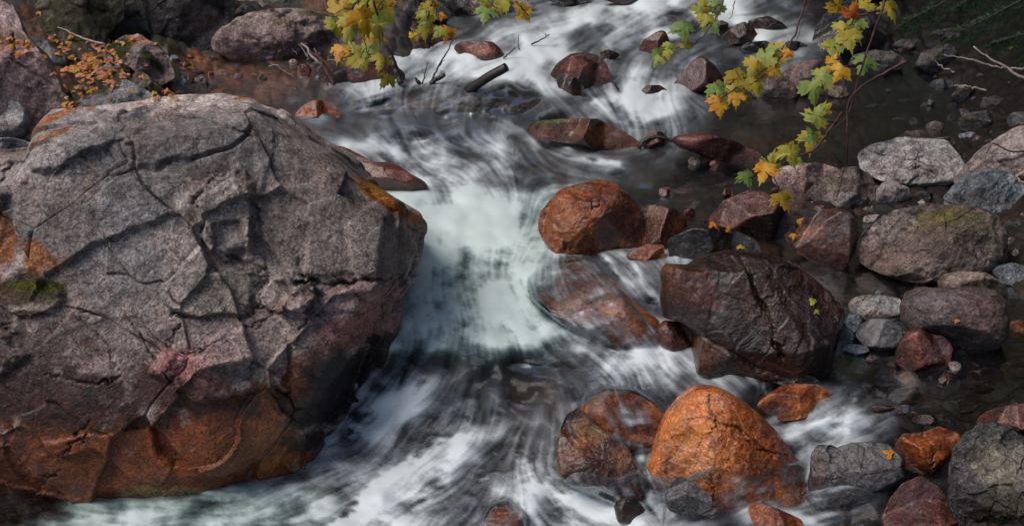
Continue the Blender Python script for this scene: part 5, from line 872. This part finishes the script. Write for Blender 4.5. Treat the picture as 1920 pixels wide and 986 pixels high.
for i in range(210):
    t = rr.random()
    if i < 150: x = rr.gauss(180, 34); y = rr.gauss(128, 24)
    elif i < 165: x = rr.gauss(122, 12); y = rr.gauss(90, 16)
    elif i < 182: x = rr.gauss(140, 12); y = rr.gauss(190, 14)
    elif i < 198: x = rr.gauss(312, 20); y = rr.gauss(172, 10)
    else: x = rr.gauss(45, 28); y = rr.gauss(78, 12)
    c = rr.choice('rrrrodr'); lab = {'d': 'small golden leaf in the litter between the boulders of the left bank', 'r': 'small rusty leaf in the litter between the boulders of the left bank', 'o': 'small orange leaf in the litter between the boulders of the left bank'}[c]
    if 0 < x < 345 and 55 < y < 215: small_leaf('fallen_leaf', x, y, rr.uniform(7, 19), c, lab, group='leaf litter of the left bank', flat=.35)
# small gravel stones among the litter
for i in range(26):
    x, y = rr.gauss(205, 22), rr.gauss(112, 14); rx = rr.uniform(4, 8)
    rock('pebble', ellipse_poly(x, y, rx, rx*.6, 8, seed=i+300), rr.choice(['bluegrey', 'grey', 'palegrey']), 'small grey pebble among the leaf litter of the left bank', cat='pebble', ext=.1, nf=2, step=3, group='pebbles in the leaf litter')

# sticks: (name, label, [photo points with depth offset], radius, material)
def stick(name, label, cat, pts, r, mat, twigs=(), taper=.5, group=None, base=None, dz=-.03, n=16, wob=.004, rough=.12):
    """points run from the end that touches something; depth comes from what lies under that end"""
    bx, by = (base or pts[0])[:2]; loc, _ = hit(bx, by, () if (690 < bx < 1290 and by < 300) else ('water',)); Z = float((np.array(loc) - C0) @ UZ) + dz
    def w3(p, a): p = resample([(x, y, Z + (d[0] if d else 0)) for x, y, *d in p], a); return at_depth(p[:, 0], p[:, 1], p[:, 2])
    P = w3(pts, n); O = P[0].copy(); rs = np.random.default_rng(int(pts[0][0])); P[1:] += rs.normal(size=P[1:].shape)*wob*.5
    V, Fc = tube(P - O, np.linspace(r, r*taper, n), 9, rough, 3); o = mesh_obj(name, V, Fc, mat); o.location = O; tag(o, label, cat, group)
    for t in twigs:
        Q = w3(t, 9); Q[1:] += rs.normal(size=Q[1:].shape)*wob*.4; V, Fc = tube(Q - O, np.linspace(r*.5, r*.2, 9), 6); mesh_obj('side_twig', V, Fc, mat, o)
    return o
stick('log', 'short dark cut log sticking out of the white water', 'log', [(878,170,.1),(915,145,.0),(950,126,-.05)], .030, M_BARK, taper=.95, n=12, wob=.001, rough=.03, dz=-.1)
stick('stick', 'thick dark stub standing in the rapids under the hanging yellow leaves', 'stick', [(752,158),(742,130),(732,104)], .021, M_BARK, taper=.9)
stick('stick', 'thin leaning branch rising from the rapids left of the log', 'stick', [(808,158),(822,125),(838,100),(850,72)], .007, M_BARK, twigs=[[(822,125),(828,118),(834,112)]], taper=.5)
stick('stick', 'short dark stub lying beside the thin leaning branch', 'stick', [(806,158),(820,148),(834,141)], .015, M_BARK, taper=.9)
stick('stick', 'thin forked twig left of the thin leaning branch', 'stick', [(792,158),(797,138),(802,119)], .005, M_BARK, twigs=[[(795,150),(800,143),(800,136)],[(797,140),(793,136),(791,130)]])
stick('stick', 'small broken stub at the foot of the forked twig', 'stick', [(786,156),(781,150),(778,146)], .014, M_BARK, taper=.4)
stick('stick', 'reddish twig poking up at the right of the flat red brown rock', 'stick', [(944,110),(955,100),(966,90)], .006, M_REDBARK)
stick('stick', 'tiny upright twig in the rapids above the log', 'stick', [(974,94),(972,80),(972,65)], .004, M_BARK)
stick('stick', 'thin drifting twig across the rapids above the log', 'stick', [(996,84),(1012,76),(1024,70),(1030,64)], .006, M_BARK, twigs=[[(1024,70),(1023,66),(1023,62)]])
stick('stick', 'bent twig against the right side of the glossy dark red boulder', 'stick', [(1160,170),(1150,155),(1144,142)], .007, M_BARK)
stick('root', 'crooked dark root at the right of the pool lip', 'root', [(1198,280),(1206,264),(1222,257),(1246,258),(1262,266),(1278,264)], .011, M_BARK, twigs=[[(1246,258),(1247,250),(1248,243)]], taper=.9, wob=.006)
stick('bleached_branch', 'bleached forked branch lying against the broad pinkish boulder', 'branch', [(628,138),(585,108),(575,86),(555,78),(530,64),(505,68),(478,68),(450,72)], .010, M_PALE, base=(588,100), dz=-.12, n=28, wob=.008,
   twigs=[[(555,78),(568,92),(576,108)],[(530,64),(545,68),(560,78),(578,84)],[(505,68),(518,74),(528,75)],[(540,78),(530,90),(522,98)],[(540,80),(550,95),(557,102)],[(575,100),(578,108),(576,114)]])
stick('dead_branch', 'reddish broken branch leaning at the brook edge, upper one of the pair', 'branch', [(628,160),(610,130),(590,92)], .012, M_REDBARK, base=(628,120), dz=-.1, taper=.6)
stick('dead_branch', 'reddish broken branch leaning at the brook edge, lower one of the pair', 'branch', [(626,136),(606,112),(580,96)], .009, M_REDBARK, base=(628,120), dz=-.15, taper=.6)
stick('dead_branch', 'short broken twig under the leaning reddish branches', 'branch', [(616,162),(605,145),(596,135)], .006, M_REDBARK, base=(620,130), dz=-.12)
stick('stick', 'pale bent twig lying in the brook below the broad pinkish boulder', 'stick', [(553,146),(535,136),(525,128),(521,122),(505,124)], .006, M_PALE, wob=.006)
stick('stick', 'long pale twig lying behind the leaf litter', 'stick', [(198,84),(165,76),(140,66),(118,54),(108,50)], .008, M_PALE, wob=.006, base=(180,84))
stick('stick', 'dark stick standing at the brook edge beside the wedge shaped rock', 'stick', [(350,188),(344,175),(340,164)], .010, M_BARK, base=(352,172))
stick('stick', 'dry twig lying across the pink part of the tall pink boulder', 'stick', [(60,30),(80,45),(90,60)], .006, M_BARK)
for i, (p, rd, mt, lb) in enumerate([
  ([(1925,152),(1880,122),(1858,112),(1838,96),(1828,88)], .009, M_PALE, 'longest pale root sprawling over the shaded right bank'), ([(1870,126),(1840,118),(1800,108),(1770,104)], .006, M_PALE, 'pale thin stick on the shaded bank left of the longest root'),
  ([(1925,130),(1890,128),(1868,124)], .007, M_PALE, 'pale stick entering from the right edge on the shaded bank'), ([(1850,170),(1820,162),(1790,160)], .007, M_PALE, 'pale stick at the edge of the black water'),
  ([(1790,135),(1765,125),(1752,115)], .006, M_PALE, 'short pale stick against the large dim rock'), ([(1925,320),(1900,335),(1885,332)], .010, M_PALE, 'pale stick at the right edge behind the smooth slate boulder'),
  ([(1925,345),(1905,335),(1880,330)], .008, M_PALE, 'second pale stick crossing behind the smooth slate boulder'), ([(1830,142),(1860,150),(1885,165)], .005, M_REDBARK, 'brown stick on the shaded bank above the brownish grey block'),
  ([(1640,285),(1680,300),(1730,318),(1785,330)], .003, M_BARK, 'thin dark runner lying across the big scratched boulder'), ([(1648,326),(1690,325),(1740,335),(1790,345)], .003, M_BARK, 'lower dark runner across the foot of the big scratched boulder'),
  ([(1695,285),(1720,300),(1735,325)], .0025, M_BARK, 'short dark runner crossing the long one on the scratched boulder'), ([(1925,285),(1890,285),(1860,265),(1850,290)], .004, M_BARK, 'dark runner on the tall streaked boulder'),
  ([(1700,385),(1750,395),(1800,400)], .006, M_BARK, 'dark stick in the gap above the mossy boulder'), ([(1690,545),(1720,525),(1780,505)], .004, M_BARK, 'fine dark twig at the foot of the mossy boulder')]):
    stick('stick', lb, 'stick', p, rd, mt, n=14, wob=.010 if rd > .004 else .004, dz=-.01)
# conifer boughs reaching in at the top right
def bough(label, pts, Z, seed):
    rr = np.random.default_rng(seed); S = resample([(x, y, Z) for x, y in pts], 40); Pb = at_depth(S[:, 0], S[:, 1], S[:, 2]); Pb[:, 2] -= np.linspace(0, 1, 40)**2*.05
    root = empty('conifer_bough', Pb[0]); tag(root, label, 'branch', 'conifer branches over the shaded bank'); O = Pb[0]
    V, Fc = tube(Pb - O, np.linspace(.009, .002, 40), 6); mesh_obj('stem', V, Fc, M_BARK, root)
    V = []; Fc = []
    def needles(Q, ln):
        for k in range(len(Q)-1):
            t = Q[k+1]-Q[k]; t /= np.linalg.norm(t)+1e-9
            for _ in range(2):
                d = rr.normal(size=3); d -= t*(d @ t); d /= np.linalg.norm(d); d = d*np.array([1, 1, .5]) + t*.7; d /= np.linalg.norm(d); w_ = np.cross(d, t); w_ /= np.linalg.norm(w_)+1e-9; b = Q[k] + (Q[k+1]-Q[k])*rr.random(); l = ln*rr.uniform(.7, 1.1); i0 = len(V)
                V.extend([b - w_*.0012, b + w_*.0012, b + d*l]); Fc.append((i0, i0+1, i0+2))
    for i in range(2, 39, 2):
        for sg in (-1, 1):
            t = Pb[min(i+1, 39)]-Pb[i-1]; t /= np.linalg.norm(t); sd_ = np.cross(t, [0, 0, 1])*sg; ln = .34*(1 - i/50)*rr.uniform(.35, 1.15); d = sd_*.8 + t*.65 + np.array([0, 0, rr.uniform(-.6, .1)])
            Q = (Pb[i]-O) + np.linspace(0, 1, 22)[:, None]*d*ln; Q[:, 2] -= np.linspace(0, 1, 22)**2*.06*ln/.3; needles(Q, .026)
            for j in (6, 11, 16): 
                for s2 in (-1, 1): needles(Q[j] + np.linspace(0, 1, 10)[:, None]*(d*.6 + s2*t*.5)*ln*.35, .022)
    mesh_obj('needle_spray', V, Fc, M_NEEDLE, root, smooth=False)
bough('dark green conifer bough hanging at the top right corner', [(2050,-80),(1950,-20),(1860,20),(1790,46)], 6.4, 1)
bough('dark green conifer bough, the left one at the top right', [(1900,-100),(1830,-40),(1760,0),(1700,22)], 6.6, 2)
bough('dark green conifer bough lowest at the right edge', [(2080,-10),(1990,30),(1920,52),(1870,60)], 6.2, 3)
bough('dark green conifer bough at the very top edge', [(2000,-120),(1920,-70),(1840,-30),(1800,-5)], 6.8, 4)

# unseen maple added for the hanging twigs, crown placed to shade the right bank
def shade_maple():
    rr = np.random.default_rng(12); O = np.array([6.2, 9.5, 3.2]); root = empty('shade_maple', O); tag(root, 'unseen maple added on the right bank, its crown shading the far right', 'tree')
    T = resample([(0,0,-1.5),(-.3,-.2,1),(-.8,-.5,2.6),(-1.6,-.9,4.2)], 20); V, Fc = tube(T, np.linspace(.22, .09, 20), 12, .05, 2); mesh_obj('trunk', V, Fc, M_BARK, root)
    ends = []
    for i in range(15):
        a = T[min(19, 6+i)]; d = np.array([rr.uniform(-5.4, -.6), rr.uniform(-2.6, 2.2), rr.uniform(.2, 1.2)]); Q = resample([a, a+d*.5+[0,0,.3], a+d], 12); V, Fc = tube(Q, np.linspace(.06, .015, 12), 7); mesh_obj('limb', V, Fc, M_BARK, root)
        ends += [Q[k] for k in (4, 6, 8, 10, 11)]
    V = []; Fc = []
    for e in ends:
        for c in range(3):
            cc = e + rr.normal(size=3)*np.array([.45, .45, .22])
            for _ in range(110):
                p = cc + rr.normal(size=3)*np.array([.26, .26, .14]); 
                if p[2] + O[2] < 4.1: p[2] = 4.1 - O[2] + rr.random()*.3
                s = rr.uniform(.05, .09); n = rr.normal(size=3)*.5 + [0, 0, 1]; n /= np.linalg.norm(n); u = np.cross(n, rr.normal(size=3)); u /= np.linalg.norm(u); v = np.cross(n, u); i0 = len(V)
                V.extend([p-u*s, p-v*s*.7, p+u*s, p+v*s*.7+n*.02]); Fc.append((i0, i0+1, i0+2, i0+3))
    mesh_obj('crown', V, Fc, LM['m'], root, smooth=False)
shade_maple()
